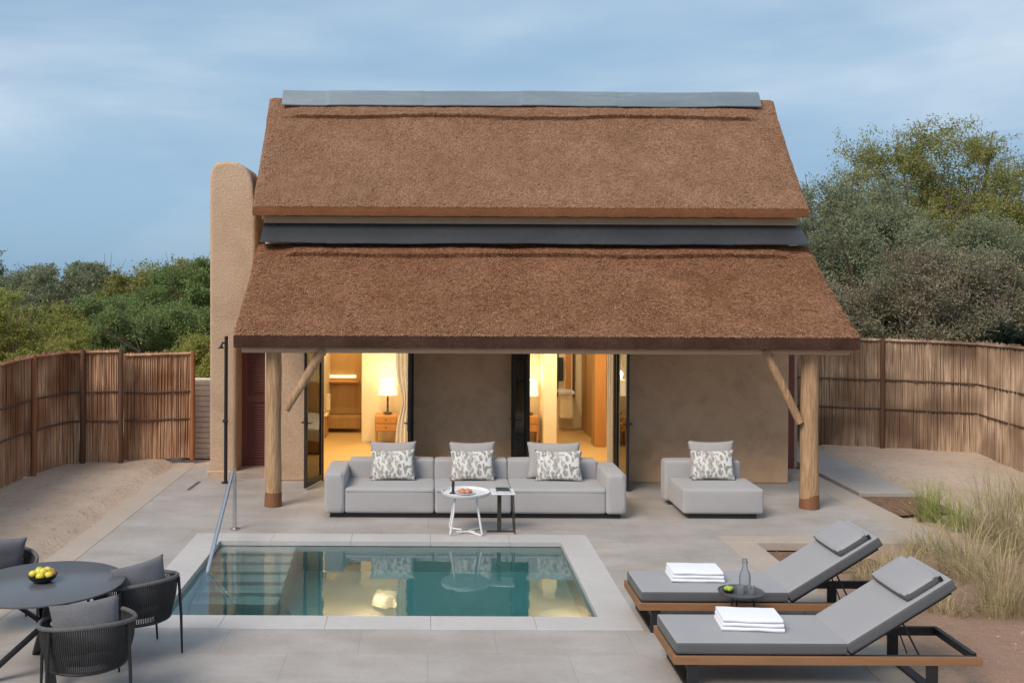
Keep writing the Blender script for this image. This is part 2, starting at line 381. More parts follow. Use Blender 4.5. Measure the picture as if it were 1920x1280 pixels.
# deck slabs around the pool (tops at z=0)
d = MB()
def slab(mb, x0, x1, y0, y1, z1=0.0, th=.10): mb.box(x0, x1, y0, y1, z1-th, z1)
ix0 = -4.0; cx0, cx1, cy0, cy1 = PX0-CP, PX1+CP, PY0-CP, PY1+CP
slab(d, ix0, BX0, 1.5, cy0); slab(d, ix0, cx0, cy0, cy1); slab(d, cx1, BX0, cy0, cy1)
slab(d, ix0, 6.0, cy1, YW+1.2)
struct('deck', d, M['deck'])
bmb = MB()
slab(bmb, DX0, ix0-.004, 1.5, YW+1.2, .002); slab(bmb, 6.004, DX1, BY1-.6, YW+1.2, .002)
slab(bmb, BX0+.004, 4.02, 1.5, BY1-.36, .002); slab(bmb, BX0+.004, 6.0, BY1-.356, BY1-.024, .002)
struct('deck_border', bmb, M['border'], bevel=.006, seg=2)
pmb = MB(); slab(pmb, DX1+.02, 7.3, 15.15, 23, .05, .17)
struct('path', pmb, M['path'], bevel=.01, seg=2)
# soil pocket in the bed
sp = MB(); sp.add([(4.02, 11.5, -.1), (5.3, 11.5, -.1), (5.3, 12.37, -.1), (4.02, 12.37, -.1)], [(0,1,2,3)])
struct('bed_soil', sp, M['soil'])
sp = MB(); sp.add([(6.40, 13.9, -.012), (7.4, 14.2, -.012), (7.4, 15.2, -.012), (6.40, 15.2, -.012)], [(0,1,2,3)])
struct('path_end_soil', sp, M['soil'])

# pool
pool = thing('swimming_pool', 'rectangular plunge pool with pale stone coping and submerged steps, in front of the long sofa', 'pool', ((PX0+PX1)/2, (PY0+PY1)/2, 0))
b = MB(); zb = -1.5
x0, x1, y0, y1 = PX0, PX1, PY0, PY1
b.add([(x0,y0,0-.001),(x1,y0,-.001),(x1,y1,-.001),(x0,y1,-.001),(x0,y0,zb),(x1,y0,zb),(x1,y1,zb),(x0,y1,zb)],
      [(4,5,6,7),(0,1,5,4),(1,2,6,5),(2,3,7,6),(3,0,4,7)])
part('basin', b, M['pooltile'], pool)
c = MB(); z = .004
nb = 7
def copseg(x0, x1, y0, y1): c.box(x0, x1, y0, y1, -.055, z)
for i in range(5):
    L = (x1-x0+2*CP)/5; a = x0-CP+i*L
    copseg(a+.0012, a+L-.0012, y1-.02, y1+CP); copseg(a+.0012, a+L-.0012, y0-CP, y0+.02)
for i in range(2):
    L = (y1-y0-.04)/2; a = y0+.02+i*L
    copseg(x0-CP, x0+.02, a+.003, a+L-.003); copseg(x1-.02, x1+CP, a+.003, a+L-.003)
part('coping', c, M['coping'], pool, bevel=.003, seg=2)
sx1 = G(548,1030).x
for i in range(6):
    st = MB(); st.box(x0+.02, sx1-.0, y1-.26*(i+1)-.02, y1-.26*i-.02 if i else y1-.001, zb+.002, -.14-.165*i)
    part('step', st, M['stepstone'], pool, bevel=.01, seg=2)
w = MB(); w.box(x0-.01, x1+.01, y0-.01, y1+.01, zb-.01, -.06)
struct('water', w, M['water'])

# ----------------------------------------------------------------- villa
villa = thing('thatched_villa', 'beige plastered villa with double tier brown thatched roof and lit open doors', 'villa', ((-2.6+5.7)/2, 18, 0))
OPEN = [(-1.72, -.25), (1.555, 2.99)]; HD = 2.35; T = .28
w = MB(); s2 = MB()
w.box(-2.60, -1.72, YW, YW+T, 0, HD)          # rough left bay
part('wall', w, M['stucco'], villa, bevel=.03)
w = MB()
w.box(OPEN[0][1], OPEN[1][0], YW, YW+T, 0, HD); w.box(OPEN[1][1], 5.70, YW, YW+T, 0, HD)
w.box(-2.60, 5.70, YW, YW+T, HD+.002, 4.14); w.box(-2.66, 5.80, YW+.002, YW+T+.1, 4.142, 4.4)
w.box(5.42, 5.70, YW+T+.002, 22.2, 0, 4.0); w.box(-2.60, -2.32, YW+T+.002, 22.2, 0, 4.0)
w.box(-2.318, 5.418, 22.0, 22.2, 0, 4.0)
part('wall', w, M['render'], villa, bevel=.015, seg=2)
g = MB(); g.prism_y([(0,0)], 0, 0) if False else None
for xx in (-2.55, 5.4):
    gab = MB(); gab.add([(xx,16.35,4.0),(xx,18.6,4.0),(xx,17.45,5.95),(xx+.25,16.35,4.0),(xx+.25,18.6,4.0),(xx+.25,17.45,5.95)],
            [(0,1,2),(5,4,3),(0,3,4,1),(1,4,5,2),(2,5,3,0)])
    part('gable', gab, M['stucco'], villa)
pl = MB(); pl.box(-2.6, 5.7, YW-.018, YW-.001, 0, .1) ;
rf = MB(); rf.box(-2.7, 5.8, 18.3, 22.3, 4.0, 4.15); part('flat_roof', rf, M['render'], villa)
fl = MB(); fl.box(-2.3, 5.4, YW+.012, 22.0, -.09, .012); part('interior_floor', fl, M['floor_in'], villa)
ce = MB(); ce.box(-2.3, 5.4, YW+T+.002, 22.0, 2.7, 2.8); part('ceiling', ce, M['cream'], villa)
# interior partition walls
YH = 19.9                                     # headboard wall
def XP(px, Y): return (px-VX)*Y/F
iw = MB()
iw.box(XP(679, YH), XP(1018, YH), YH, YH+.2, .012, 2.7)       # wall behind the bed
iw.box(-2.32, -2.1, YW+T+.01, 22.0, .012, 2.69)
iw.box(-2.098, 5.418, 21.8, 21.99, .012, 2.69)
iw.box(XP(1019, 19.3), XP(1044, 19.3), 19.2, YH-.002, .012, 2.698)    # pale pillar
part('partition', iw, M['cream'], villa, bevel=.01, seg=2)
WWB = []
WWB.append((XP(606, 21.7), XP(683, 21.7), 21.5, 21.78, .35, 2.69))
WWB.append((XP(1112, 19.6), XP(1138, 19.6), 19.5, 19.75, .012, 2.69))
WWB.append((XP(1140,19.6), 5.4, 19.5, 19.7, .012, 2.69))
WWB.append((XP(1120,19.8), XP(1120,19.8)+.06, 19.752, 21.78, .012, 2.69))
for q_ in WWB: part('wood_panelling', MB().box(*q_), M['wood_wall'], villa)
wd = MB(); wd.box(XP(1116,19.45), XP(1137,19.45), 19.42, 19.498, .02, 2.4)
part('inner_door', wd, M['wood_door'], villa)
# door frames and leaves
def door_leaf(hx, ang, width, side, hinge_y=YW-.02):
    """glazed leaf hinged at hx; ang measured from +x in plan"""
    L = bpy.data.objects.new('glazed_door', None)
    dx, dy = math.cos(ang), math.sin(ang)
    M4 = Matrix.Translation((hx, hinge_y, 0)) @ Matrix.Rotation(ang, 4, 'Z')
    f = MB(); s = .055; t = .022
    f.box(0, s, -t, t, .03, 2.3, M4); f.box(width-s, width, -t, t, .03, 2.3, M4)
    f.box(s, width-s, -t, t, .03, .12, M4); f.box(s, width-s, -t, t, 2.22, 2.3, M4)
    o = part('glazed_door', f, M['dark_frame'], villa, bevel=.004, seg=2)
    g = MB(); g.box(s-.005, width-s+.005, -.004, .004, .115, 2.225, M4)
    p = part('glass_pane', g, M['pane'], o); 
    h = MB()
    for sg in (-1, 1):
        h.tube([M4 @ Vector((width-.03, sg*.02, 1.02)), M4 @ Vector((width-.03, sg*.07, 1.02)), M4 @ Vector((width-.14, sg*.075, 1.02))], .009, 8)
        h.box(width-.045, width-.015, sg*.024-.004, sg*.024+.004, .9, 1.1, M4)
    part('handle', h, M['black'], o)
    for ch in o.children: ch.matrix_parent_inverse = Matrix()
    return o
# parts of parts: offsets relative to villa location are already in world; fix by zero parent location
fr = MB()
for a, bb in OPEN:
    fr = MB()
    for x in (a, bb-.05): fr.box(x, x+.05, YW+.02, YW+.12, .01, HD-.05)
    fr.box(a, bb, YW+.021, YW+.119, HD-.05, HD-.002)
    part('door_frame', fr, M['dark_frame'], villa, bevel=.004, seg=2)
door_leaf(-1.70, R(180+76), .70, 1)
door_leaf(-.26, R(270-3), .70, 1)
door_leaf(1.56, R(180+40), .34, 1)
door_leaf(2.98, R(270+3), .70, 1)
# left maroon door and right dark door (recessed)
def panel_door(x0, x1, y, z0, z1, m, label):
    o = MB(); o.box(x0, x1, y, y+.05, z0, z1); dd = part('louvred_door', o, m, villa, bevel=.006, seg=2); dd['label'] = label
    k = MB(); fw = .07
    k.box(x0-.05, x0+fw, y-.03, y-.002, z0, z1); k.box(x1-fw, x1+.05, y-.03, y-.002, z0, z1)
    for zz in (z0, (z0+z1)/2-.05, z1-.12): k.box(x0+fw, x1-fw, y-.026, y-.002, zz, zz+.12)
    part('stile', k, m, dd, bevel=.005, seg=2)
    s = MB(); zc = z0+.14
    while zc < z1-.14:
        if abs(zc-(z0+z1)/2) > .1:
            if zc > (z0+z1)/2 and s.v and s.v[0][2] < (z0+z1)/2: part('louvre_set', s, m, dd); s = MB()
            s.add([(x0+fw, y-.022, zc), (x1-fw, y-.022, zc), (x1-fw, y-.002, zc+.035), (x0+fw, y-.002, zc+.035),
                   (x0+fw, y-.022, zc-.006), (x1-fw, y-.022, zc-.006)], [(0,1,2,3), (4,5,1,0)])
        zc += .042
    part('louvre_set', s, m, dd)
panel_door(-3.08, -2.58, 16.85, .1, 2.3, M['maroon'], 'maroon slatted door between the rounded tower and the left post')
panel_door(5.74, 6.02, 16.85, .1, 2.3, M['maroon'], 'dark narrow door at the right end of the villa')
for q_ in ((-3.15, -2.606, 16.25, 17.3, -.05, .1), (5.706, 6.1, 16.3, 17.3, -.05, .095)): part('doorstep', MB().box(*q_), M['plinth'], villa, bevel=.01, seg=2)
for q_ in ((-3.1, -2.6, 16.9, 17.1, .1, 4.0), (5.702, 6.15, 16.91, 17.1, .1, 3.9)): part('wall', MB().box(*q_), M['stucco'], villa)
# rounded tower (chimney fin)
yT = 16.3
pts = [(393,890),(393,330),(396,315),(405,304),(425,302),(446,304),(460,314),(470,330),(474,345)]
def PT(px, py): v = P(px, py, yT); return (v.x, v.z)
poly = [PT(*p) for p in pts]; poly[0] = (poly[0][0], -.1)
poly += [(-2.80, 4.3), (-2.80, 2.42), (-3.10, 2.38), (-3.10, -.1)]
tw = MB(); n = len(poly)
tw.prism_y(poly, yT, yT+1.0)
part('chimney', tw, M['stucco'], villa, bevel=.05, seg=4)
o = MB(); o.box(-3.56, -3.101, yT-.05, yT-.003, -.1, .12); part('plinth', o, M['stucco'], villa, bevel=.02)

# thatched roofs
def thatch(name, x0, x1, e, r, seam, sx0, sx1, th, m, back=None, seed=0):
    ey, ez = e; ry, rz = r; L = math.hypot(ry-ey, rz-ez); ny, nz = -(rz-ez)/L, (ry-ey)/L
    ts = [0, .01, .04] + [i/26 for i in range(2, 27)]
    ts = sorted(set(ts+[seam-.006, seam]))
    xs = list(np.linspace(x0, x1, 150))
    def prof(x):
        out = []
        u = (x-x0)/(x1-x0); edge = min(1, min(x-x0, x1-x)/.12)
        for t in ts:
            y = ey+(ry-ey)*t; z = ez+(rz-ez)*t
            dsp = .012*NZ(x*1.3, t*L*1.3, seed)+.014*NZ(x*5, t*L*5, seed+2)+.010*NZ(x*15, t*L*15, seed+4)
            dsp -= .05*math.sin(math.pi*t)                    # slight sag of the slope
            wob = .010*math.sin(x*1.9+seed)+.012*NZ(x*1.1, 0, seed+9)
            k = min(1, max(0, (x-sx0)/.25))*min(1, max(0, (sx1-x)/.25))
            if t >= seam-1e-6 + 0*wob: dsp += .065*k*(1-.8*min(1, max(0, (t-seam-.05)/.06)))
            if t < .05: dsp += -.02*(1-t/.05)
            dsp -= .03*(1-edge)**2
            yy = y+ny*dsp; zz = z+nz*dsp
            if abs(t-seam) < .008: yy += (ry-ey)*wob; zz += (rz-ez)*wob
            ex = 0
            if edge <= 0: ex = .02*NZ(t*9, seed)
            out.append((x+ex, yy, zz))
        if back:
            for t in (.02, .25, .5, .75, 1):
                out.append((x, ry+(back[0]-ry)*t, rz+(back[1]-rz)*t))
            out.append((x, back[0]-.02, back[1]-th)); out.append((x, ry, rz-th*1.5))
        else:
            out.append((x, ry+.02, rz-.02)); out.append((x, ry+.02, rz-th*1.2))
        jig = .012*NZ(x*7, 1, seed)+.008*NZ(x*23, 2, seed)
        out.append((x, ey+.12, ez-th+.015)); out.append((x, ey+.045, ez-th+jig))
        out.append((x, ey+.01, ez-th*.55+jig*.5))
        return out
    mb = MB().loft_x(xs, prof)
    o = part(name, mb, m, villa, angle=60)
    # loose straws lying on the slope and bristling at the eave
    N = 26000
    X = RNG.uniform(x0+.02, x1-.02, N); t = RNG.uniform(0.0, .90, N)
    t[:2600] = 0
    base = np.stack([X, ey+(ry-ey)*t, ez+(rz-ez)*t], 1); off = -.05*np.sin(np.pi*t)
    k = np.clip((X-sx0)/.25, 0, 1)*np.clip((sx1-X)/.25, 0, 1)*(1-.8*np.clip((t-seam-.05)/.06, 0, 1)); off = off+np.where(t > seam, .065*k, 0)+.004
    base[:, 1] += ny*off; base[:, 2] += nz*off
    base[:2600, 2] -= RNG.uniform(.0, .02, 2600); base[:2600, 1] -= RNG.uniform(0, .012, 2600)-.01
    dn = np.array([0, (ey-ry)/L, (ez-rz)/L]); sd = np.array([1., 0, 0]); nn = np.array([0, ny, nz])
    a = RNG.normal(0, .6, N); lift = RNG.uniform(.05, .42, N)
    dirv = dn[None]*np.cos(a)[:, None]+sd[None]*np.sin(a)[:, None]+nn[None]*lift[:, None]
    dirv[:2600] = np.array([0, -.5, -.7])[None]+RNG.normal(0, .3, (2600, 3))
    dirv /= np.linalg.norm(dirv, axis=1)[:, None]
    ln = RNG.uniform(.02, .055, N); wd_ = RNG.uniform(.0022, .0045, N); ln[:2600] *= .6
    sv = np.cross(dirv, nn[None]+RNG.normal(0, .3, (N, 3))); sv /= np.linalg.norm(sv, axis=1)[:, None]
    p0 = base; p1 = base+dirv*ln[:, None]
    V = np.stack([p0-sv*wd_[:, None], p0+sv*wd_[:, None], p1+sv*wd_[:, None]*.6, p1-sv*wd_[:, None]*.6], 1).reshape(-1, 3)
    V -= np.array(villa.location)
    ce_ = MB()
    def ep(x):
        j = .012*NZ(x*5, 1, seed)+.012*NZ(x*30, 2, seed)
        return [(x, ey-.006, ez-.03), (x, ey+.004, ez-th*.55+j*.5), (x, ey+.036, ez-th-.004+j), (x, ey+.07, ez-th-.004+j), (x, ey+.03, ez-.03)]
    ce_.loft_x(list(np.linspace(x0+.01, x1-.01, 160)), ep)
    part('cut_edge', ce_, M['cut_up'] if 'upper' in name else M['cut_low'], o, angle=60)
    s = npmesh('loose_straw', V, np.arange(4*N).reshape(-1, 4), M['straw'], o)
    return o
up = thatch('upper_thatch_roof', -2.76, 5.90, (15.75, 4.35), (17.40, 6.30), .82, -2.45, 5.55, .16, M['thatch_up'], back=(18.95, 4.4), seed=1)
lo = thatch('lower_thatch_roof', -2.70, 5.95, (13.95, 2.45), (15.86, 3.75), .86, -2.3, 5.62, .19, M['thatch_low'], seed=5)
rc = MB()
def capprof(x):
    s = .02+.005*math.sin(x*1.3)+.003*math.sin(x*4.1)+.007*(int((x+10)/1.65) % 2)
    return [(x,17.21,6.125+s),(x,17.205,6.14+s),(x,17.36,6.39+s),(x,17.44,6.42+s),(x,17.52,6.39+s),(x,17.68,6.14+s),(x,17.66,6.12+s),(x,17.5,6.35+s),(x,17.44,6.37+s),(x,17.38,6.35+s)]
rc.loft_x(list(np.linspace(-2.52, 5.63, 260)), capprof); part('ridge_cap', rc, M['zinc'], up)
rc = MB()
def fl2(x):
    s = .004*math.sin(x*1.7)+.004*math.sin(x*5)+.006*(int((x+10)/2.1) % 2)
    return [(x,15.64,3.775+s),(x,15.64,3.755+s),(x,15.90,3.82+s),(x,16.045,3.9),(x,16.045,4.075+s*.3),(x,16.0,4.075+s*.3)]
rc.loft_x(list(np.linspace(-2.62, 5.86, 260)), fl2); part('metal_flashing', rc, M['flashing'], lo)
fb = MB(); fb.box(-2.62, 5.82, 16.0, 16.048, 4.08, 4.19); part('fascia_board', fb, M['beam'], up, bevel=.006)
# posts, beam, braces
def wob(p0, p1, r0, r1, n=14, wig=.012, seed=0):
    pts, rs = [], []
    for i in range(n+1):
        t = i/n; p = Vector(p0).lerp(Vector(p1), t)
        p.x += wig*NZ(t*3, seed); p.y += wig*NZ(t*3, seed+5); pts.append(p); rs.append((r0+(r1-r0)*t)*(1+.05*NZ(t*5, seed+9)))
    return pts, rs
def column(px, py, r, seed):
    g = G(px, py); 
    pts, rs = wob((g.x, g.y+.0, .0), (g.x, g.y, 2.2), r, r*.93, seed=seed)
    m = MB().tube(pts, rs, 18); o = part('post', m, M['log'], villa, angle=60)
    m = MB().tube([(g.x, g.y, .004), (g.x+.002, g.y, .1), (g.x+.004, g.y, .20)], [r*1.08, r*1.05, r*1.02], 18)
    part('stained_foot', m, M['log_stain'], o); return g, o
gl, pl_ = column(512, 948, .115, 1); gr, pr_ = column(1517, 952, .13, 4)
yp = gl.y
m = MB(); pts, rs = wob((-2.62, yp-.10, 2.225), (5.88, yp-.10, 2.225), .06, .056, 40, .02, 3); m.tube(pts, rs, 12)
part('eave_beam', m, M['beam'], villa, angle=60)
a = P(536, 768, yp-.05); b2 = P(606, 655, yp-.12)
m = MB(); pts, rs = wob(a, b2, .055, .07, 8, .01, 2); m.tube(pts, rs, 12); part('brace', m, M['log'], pl_, angle=60)
a = P(1500, 792, yp-.05); b2 = P(1434, 655, yp-.12)
m = MB(); pts, rs = wob(a, b2, .055, .065, 8, .01, 7); m.tube(pts, rs, 12); part('brace', m, M['log'], pr_, angle=60)
# rafters under the lower roof
m = MB()
for i in range(11):
    x = -2.4+i*.81; m.tube([(x, 14.08, 2.33), (x, 16.04, 3.68)], .045, 8)
part('rafter', m, M['beam'], villa)

# ----------------------------------------------------------------- interior things
def lamp(px, py, Y, label):
    g = Vector((XP(px, Y), Y, .62))
    t = thing('table_lamp', label, 'lamp', g, group='bedside lamps')
    m = MB().lathe([(.09,0),(.09,.015),(.03,.04),(.018,.06),(.022,.12),(.018,.2),(.022,.27),(.012,.33),(.012,.40)], g, 20); part('stem', m, M['lampbase'], t)
    m = MB(); n = 32; z0, z1 = g.z+.36, g.z+.66
    pr = [(.19, z0-g.z), (.15, z1-g.z), (.147, z1-g.z), (.187, z0-g.z)]
    m.lathe(pr, g, n); part('lamp_shade', m, M['shade'], t)
    ld = bpy.data.lights.new('bedside_light', 'POINT'); ld.energy = 3; ld.color = (1,.84,.60); ld.shadow_soft_size = .1
    lo_ = bpy.data.objects.new('bedside_light', ld); COL.objects.link(lo_); lo_.parent = t; lo_.location = (0, -.02, .76)
    return t
def nightstand(px0, px1, Y, label):
    x0, x1 = XP(px0, Y), XP(px1, Y); t = thing('nightstand', label, 'nightstand', ((x0+x1)/2, Y+.2, .012), group='bedside tables')
    m = MB().box(x0, x1, Y, Y+.4, .30, .6); part('cabinet', m, M['wood_door'], t, bevel=.008)
    for z in (.31, .455):
        m = MB().box(x0+.02, x1-.02, Y-.016, Y-.001, z, z+.13); dr = part('drawer', m, M['wood_door'], t, bevel=.004)
        m = MB().ball(((x0+x1)/2, Y-.025, z+.065), .014, 6); part('knob', m, M['black'], dr)
    for x in (x0+.005, x1-.035):
        for y in (Y+.01, Y+.36):
            m = MB().box(x, x+.03, y, y+.03, .012, .299); part('leg', m, M['wood_door'], t)
YN = 19.35
nightstand(704, 745, YN, 'orange wooden nightstand with two drawers seen through the left doorway')
nightstand(973, 1011, YN, 'wooden nightstand beside the pale pillar in the right doorway')
lamp(728, 770, YN+.2, 'lamp with white glowing shade on the nightstand in the left doorway')
lamp(992, 770, YN+.2, 'lamp half hidden by the dark door in the right doorway')
bd = thing('bed', 'bed with white linen between the two nightstands, behind the middle wall', 'bed', ((XP(760,YN)+XP(955,YN))/2, 18.8, 0))
m = MB().box(XP(765,YN), XP(955,YN), 17.9, 19.7, .25, .5); part('mattress', m, M['towel'], bd, bevel=.05)
m = MB().box(XP(760,YN), XP(960,YN), 19.72, 19.88, .1, 1.1); part('headboard', m, M['wood_wall'], bd, bevel=.02)
m = MB().box(XP(765,YN)+.05, XP(955,YN)-.05, 18.0, 19.7, .02, .249); part('bed_base', m, M['wood_wall'], bd)
pc = Vector((XP(728, 18.4), 18.4, 0))
pn = thing('pendant_lamp', 'pale glowing drum lamp hanging from the ceiling behind the left doorway, mirrored in the pool', 'lamp', (pc.x, pc.y, 2.7))
part('lamp_shade', MB().lathe([(.001,2.36),(.2,2.36),(.25,2.40),(.27,2.56),(.001,2.565)], pc, 32), M['drum'], pn)
part('cord', MB().tube([pc+Vector((0,0,2.56)), pc+Vector((0,0,2.7))], .008, 6), M['black'], pn)
# shelf with light strip
sh = thing('lit_shelf', 'wooden shelf with warm light strip on the back wall of the left doorway', 'shelf', (XP(643, 21.4), 21.4, 0))
m = MB().box(XP(612,21.4), XP(674,21.4), 21.3, 21.498, 1.02, 1.06); part('shelf_board', m, M['wood_door'], sh, bevel=.004)
m = MB().box(XP(620,21.4), XP(668,21.4), 21.42, 21.46, 1.12, 1.17); part('light_strip', m, M['strip'], sh)
m = MB().box(XP(609,21.4), XP(679,21.4), 21.05, 21.498, .10, .34); part('bench', m, M['wood_wall'], sh, bevel=.01)
st = thing('desk_chair', 'small pale chair at left edge of the left doorway, before the shelf', 'chair', (XP(611, 20.6), 20.6, .012))
Lx = XP(611,20.6)
m = MB().box(Lx-.2, Lx+.06, 20.4, 20.8, .43, .47); part('seat', m, M['cream'], st, bevel=.01)
m = MB().box(Lx-.2, Lx+.08, 20.8, 20.83, .5, .85); part('backrest', m, M['cream'], st, bevel=.01)
for x in (Lx-.18, Lx+.03):
    for y in (20.42, 20.78):
        m = MB().tube([(x,y,.012),(x,y,.43)], .015, 8); part('leg', m, M['wood_door'], st)
mi = thing('wall_mirror', 'tall wood framed mirror at the end of the right doorway corridor', 'mirror', (XP(1064, 21.7), 21.7, 0))
xa, xb = XP(1046,21.7), XP(1079,21.7)
m = MB().box(xa+.03, xb-.05, 21.755, 21.775, .75, 2.4); part('mirror_glass', m, M['cream'], mi)
m = MB()
m.box(xb-.049, xb, 21.74, 21.795, .70, 2.45); m.box(xa, xb-.05, 21.74, 21.795, .70, .749); m.box(xa, xa+.029, 21.74, 21.795, .75, 2.45); part('frame', m, M['post_r'], mi, bevel=.004)
tw_ = thing('hanging_towel', 'dark towel hanging beside the mirror in the right doorway', 'towel', (XP(1051, 21.5), 21.5, 1.0))
m = MB(); xs_ = np.linspace(XP(1045,21.6), XP(1058,21.6), 12)
m.loft_x(list(xs_), lambda x: [(x,21.66+.01*math.sin(x*90),1.05),(x,21.66+.01*math.sin(x*90),1.55),(x,21.69+.01*math.sin(x*90),1.55),(x,21.69+.01*math.sin(x*90),1.05)])
part('cloth', m, M['picture'], tw_)
cn = thing('basin_counter', 'white lit counter below the mirror in the right doorway', 'counter', (XP(1060, 21.4), 21.4, 0))
m = MB().box(xa, xb-.06, 21.3, 21.73, .80, .86); part('counter_top', m, M['towel'], cn, bevel=.008)
m = MB().box(xa+.02, xb-.1, 21.34, 21.72, .3, .795); part('cabinet', m, M['cream'], cn)
hd = thing('corridor_door', 'tall orange wooden door leaf standing behind the pale pillar', 'door', (XP(1068, 20.9), 20.9, 0))
m = MB().box(XP(1061,21.0), XP(1071,21.0), 20.95, 21.0, .95, 2.5); part('door_leaf', m, M['wood_door'], hd, bevel=.005)
# curtains
def curtain(px0, px1, Y, label, amp=.035, tie=None):
    x0, x1 = XP(px0, Y), XP(px1, Y); m = MB(); nx, nz_ = 44, 24; vs = []; fs = []
    for j in range(nz_+1):
        z = .03+2.2*j/nz_
        sq = 1
        if tie: sq = 1-.45*math.exp(-((z-1.25)/.3)**2)
        for i in range(nx+1):
            u = i/nx; x = x0+(x1-x0)*(1-(1-u)*sq); vs.append((x, Y+amp*math.sin(u*22+.3*math.sin(z*2)), z))
    W = nx+1
    fs = [(j*W+i, j*W+i+1, (j+1)*W+i+1, (j+1)*W+i) for j in range(nz_) for i in range(nx)]
    m.add(vs, fs); o = link('curtain', m.v, m.f, M['curtain'], None, angle=80)
    tag(o, label, 'curtain', 'door curtains'); return o
curtain(743, 769, YW+.20, 'white curtain gathered at the right side of the left doorway', tie=1)
curtain(1139, 1154, YW+.20, 'white curtain at the right side of the right doorway')
def area(x, y, z, sx, sy, e, col=(1,.80,.50)):
    for dx in (-sx/2, sx/2):
        ld = bpy.data.lights.new('ceiling_light', 'SPOT'); ld.spot_size = R(150); ld.spot_blend = .8; ld.shadow_soft_size = 0; ld.energy = e*1.45; ld.color = col
        o = bpy.data.objects.new('ceiling_light', ld); COL.objects.link(o); o.location = (x+dx, y, z)
for q_ in ((-1.0, 18.0, 2.15, 26), (2.5, 18.0, 2.15, 26)):  # unseen point lights added to brighten ceilings and walls mirrored in the pool
    ld = bpy.data.lights.new('room_fill_light', 'POINT'); ld.energy = q_[3]; ld.color = (1,.86,.6); ld.shadow_soft_size = 0
    o = bpy.data.objects.new('room_fill_light', ld); COL.objects.link(o); o.location = q_[:3]
area(-1.2, 18.2, 2.66, 1.6, 1.6, 24); area(2.6, 18.2, 2.66, 1.6, 1.6, 24)
area(-1.7, 20.7, 2.66, .6, .7, 14, (1,.72,.36)); area(3.0, 20.7, 2.66, 1.2, 1.0, 20, (1,.77,.45))

# ----------------------------------------------------------------- slim pole + drain
g = G(423, 905)
t = thing('outdoor_shower', 'slim black upright pole with a small head, standing left of the maroon door', 'shower', g)
m = MB().tube([g, g+Vector((0,0,2.30))], .028, 12); part('pole', m, M['black'], t)
m = MB().tube([g+Vector((0,0,2.18)), g+Vector((-.05,-.02,2.2)), g+Vector((-.075,-.03,2.14))], .018, 8)
m.lathe([(.012,.03),(.045,.0),(.045,-.012)], g+Vector((-.075,-.03,2.12)), 14); part('shower_head', m, M['black'], t)
m = MB().lathe([(.07,.003),(.07,.015),(.03,.02)], g, 18); part('base_plate', m, M['black'], t)
m = MB().box(g.x-.04, g.x+.04, g.y-.05, g.y-.02, .95, 1.0); part('tap', m, M['black'], t, bevel=.005)
g = G(352, 919); g2 = G(374, 903)
m = MB(); dv = (g2-g).normalized(); sdv = Vector((dv.y, -dv.x, 0))*.025
m.add([g-sdv+Vector((0,0,.003)), g+sdv+Vector((0,0,.003)), g2+sdv+Vector((0,0,.003)), g2-sdv+Vector((0,0,.003)),
       g-sdv+Vector((0,0,.008)), g+sdv+Vector((0,0,.008)), g2+sdv+Vector((0,0,.008)), g2-sdv+Vector((0,0,.008))],
      [(4,5,6,7),(0,1,5,4),(1,2,6,5),(2,3,7,6),(3,0,4,7)])
tag(link('floor_drain', m.v, m.f, M['steel']), 'narrow metal slot drain in the deck left of the black pole', 'drain')

# ----------------------------------------------------------------- handrail
g = G(440, 992)
t = thing('pool_handrail', 'bent stainless steel handrail sloping down into the left side of the pool', 'handrail', g)
top = .80; pts = [Vector((g.x, g.y, .0)), Vector((g.x, g.y, top-.12))]
for i in range(1, 7):
    q = i/6*R(125); pts.append(Vector((g.x, g.y-.09*(1-math.cos(q)), top-.12+.10*math.sin(q))))
e = P(383, 1092, 11.15); en = Vector((g.x+.03, 10.75, -.75))
pts.append(Vector((g.x+.015, 11.3, -.05))); pts.append(en)
m = MB().tube(pts, .024, 14); part('rail', m, M['steel'], t)
m = MB().lathe([(.06,.003),(.06,.018),(.03,.024)], g, 20); part('flange', m, M['steel'], t)

# ----------------------------------------------------------------- sofa
def rbox(x0, x1, y0, y1, z0, z1, puff=.0, n=8):
    """box with softly puffed faces"""
    vs = []; fs = []
    mb = MB()
    def face(o, u, v, nrm):
        st = len(mb.v)
        for j in range(n+1):
            for i in range(n+1):
                a, b_ = i/n, j/n; p = o+u*a+v*b_
                k = puff*(1-(2*a-1)**4)*(1-(2*b_-1)**4); mb.v.append(tuple(p+nrm*k))
        for j in range(n):
            for i in range(n): q = st+j*(n+1)+i; mb.f.append((q, q+1, q+n+2, q+n+1))
    X, Y, Z = Vector((x1-x0,0,0)), Vector((0,y1-y0,0)), Vector((0,0,z1-z0))
    o = Vector((x0,y0,z0))
    face(o, X, Z, Vector((0,-1,0))); face(o+Y, X, Z, Vector((0,1,0)))
    face(o, Y, Z, Vector((-1,0,0))); face(o+X, Y, Z, Vector((1,0,0)))
    face(o+Z, X, Y, Vector((0,0,1))); face(o, X, Y, Vector((0,0,-1)))
    return mb
def soft(name, args, m, parent, puff=.012, bev=.03):
    mb = rbox(*args, puff=puff)
    o = part(name, mb, m, parent, angle=40)
    import bmesh
    bm = bmesh.new(); bm.from_mesh(o.data); bmesh.ops.remove_doubles(bm, verts=bm.verts, dist=.0004)
    bmesh.ops.recalc_face_normals(bm, faces=bm.faces); bm.to_mesh(o.data); bm.free()
    o.data.polygons.foreach_set('use_smooth', [True]*len(o.data.polygons)); o.data.set_sharp_from_angle(angle=R(180))
    b_ = o.modifiers.new('bevel', 'BEVEL'); b_.width = bev; b_.segments = 4; b_.limit_method = 'ANGLE'; b_.angle_limit = R(50)
    return o
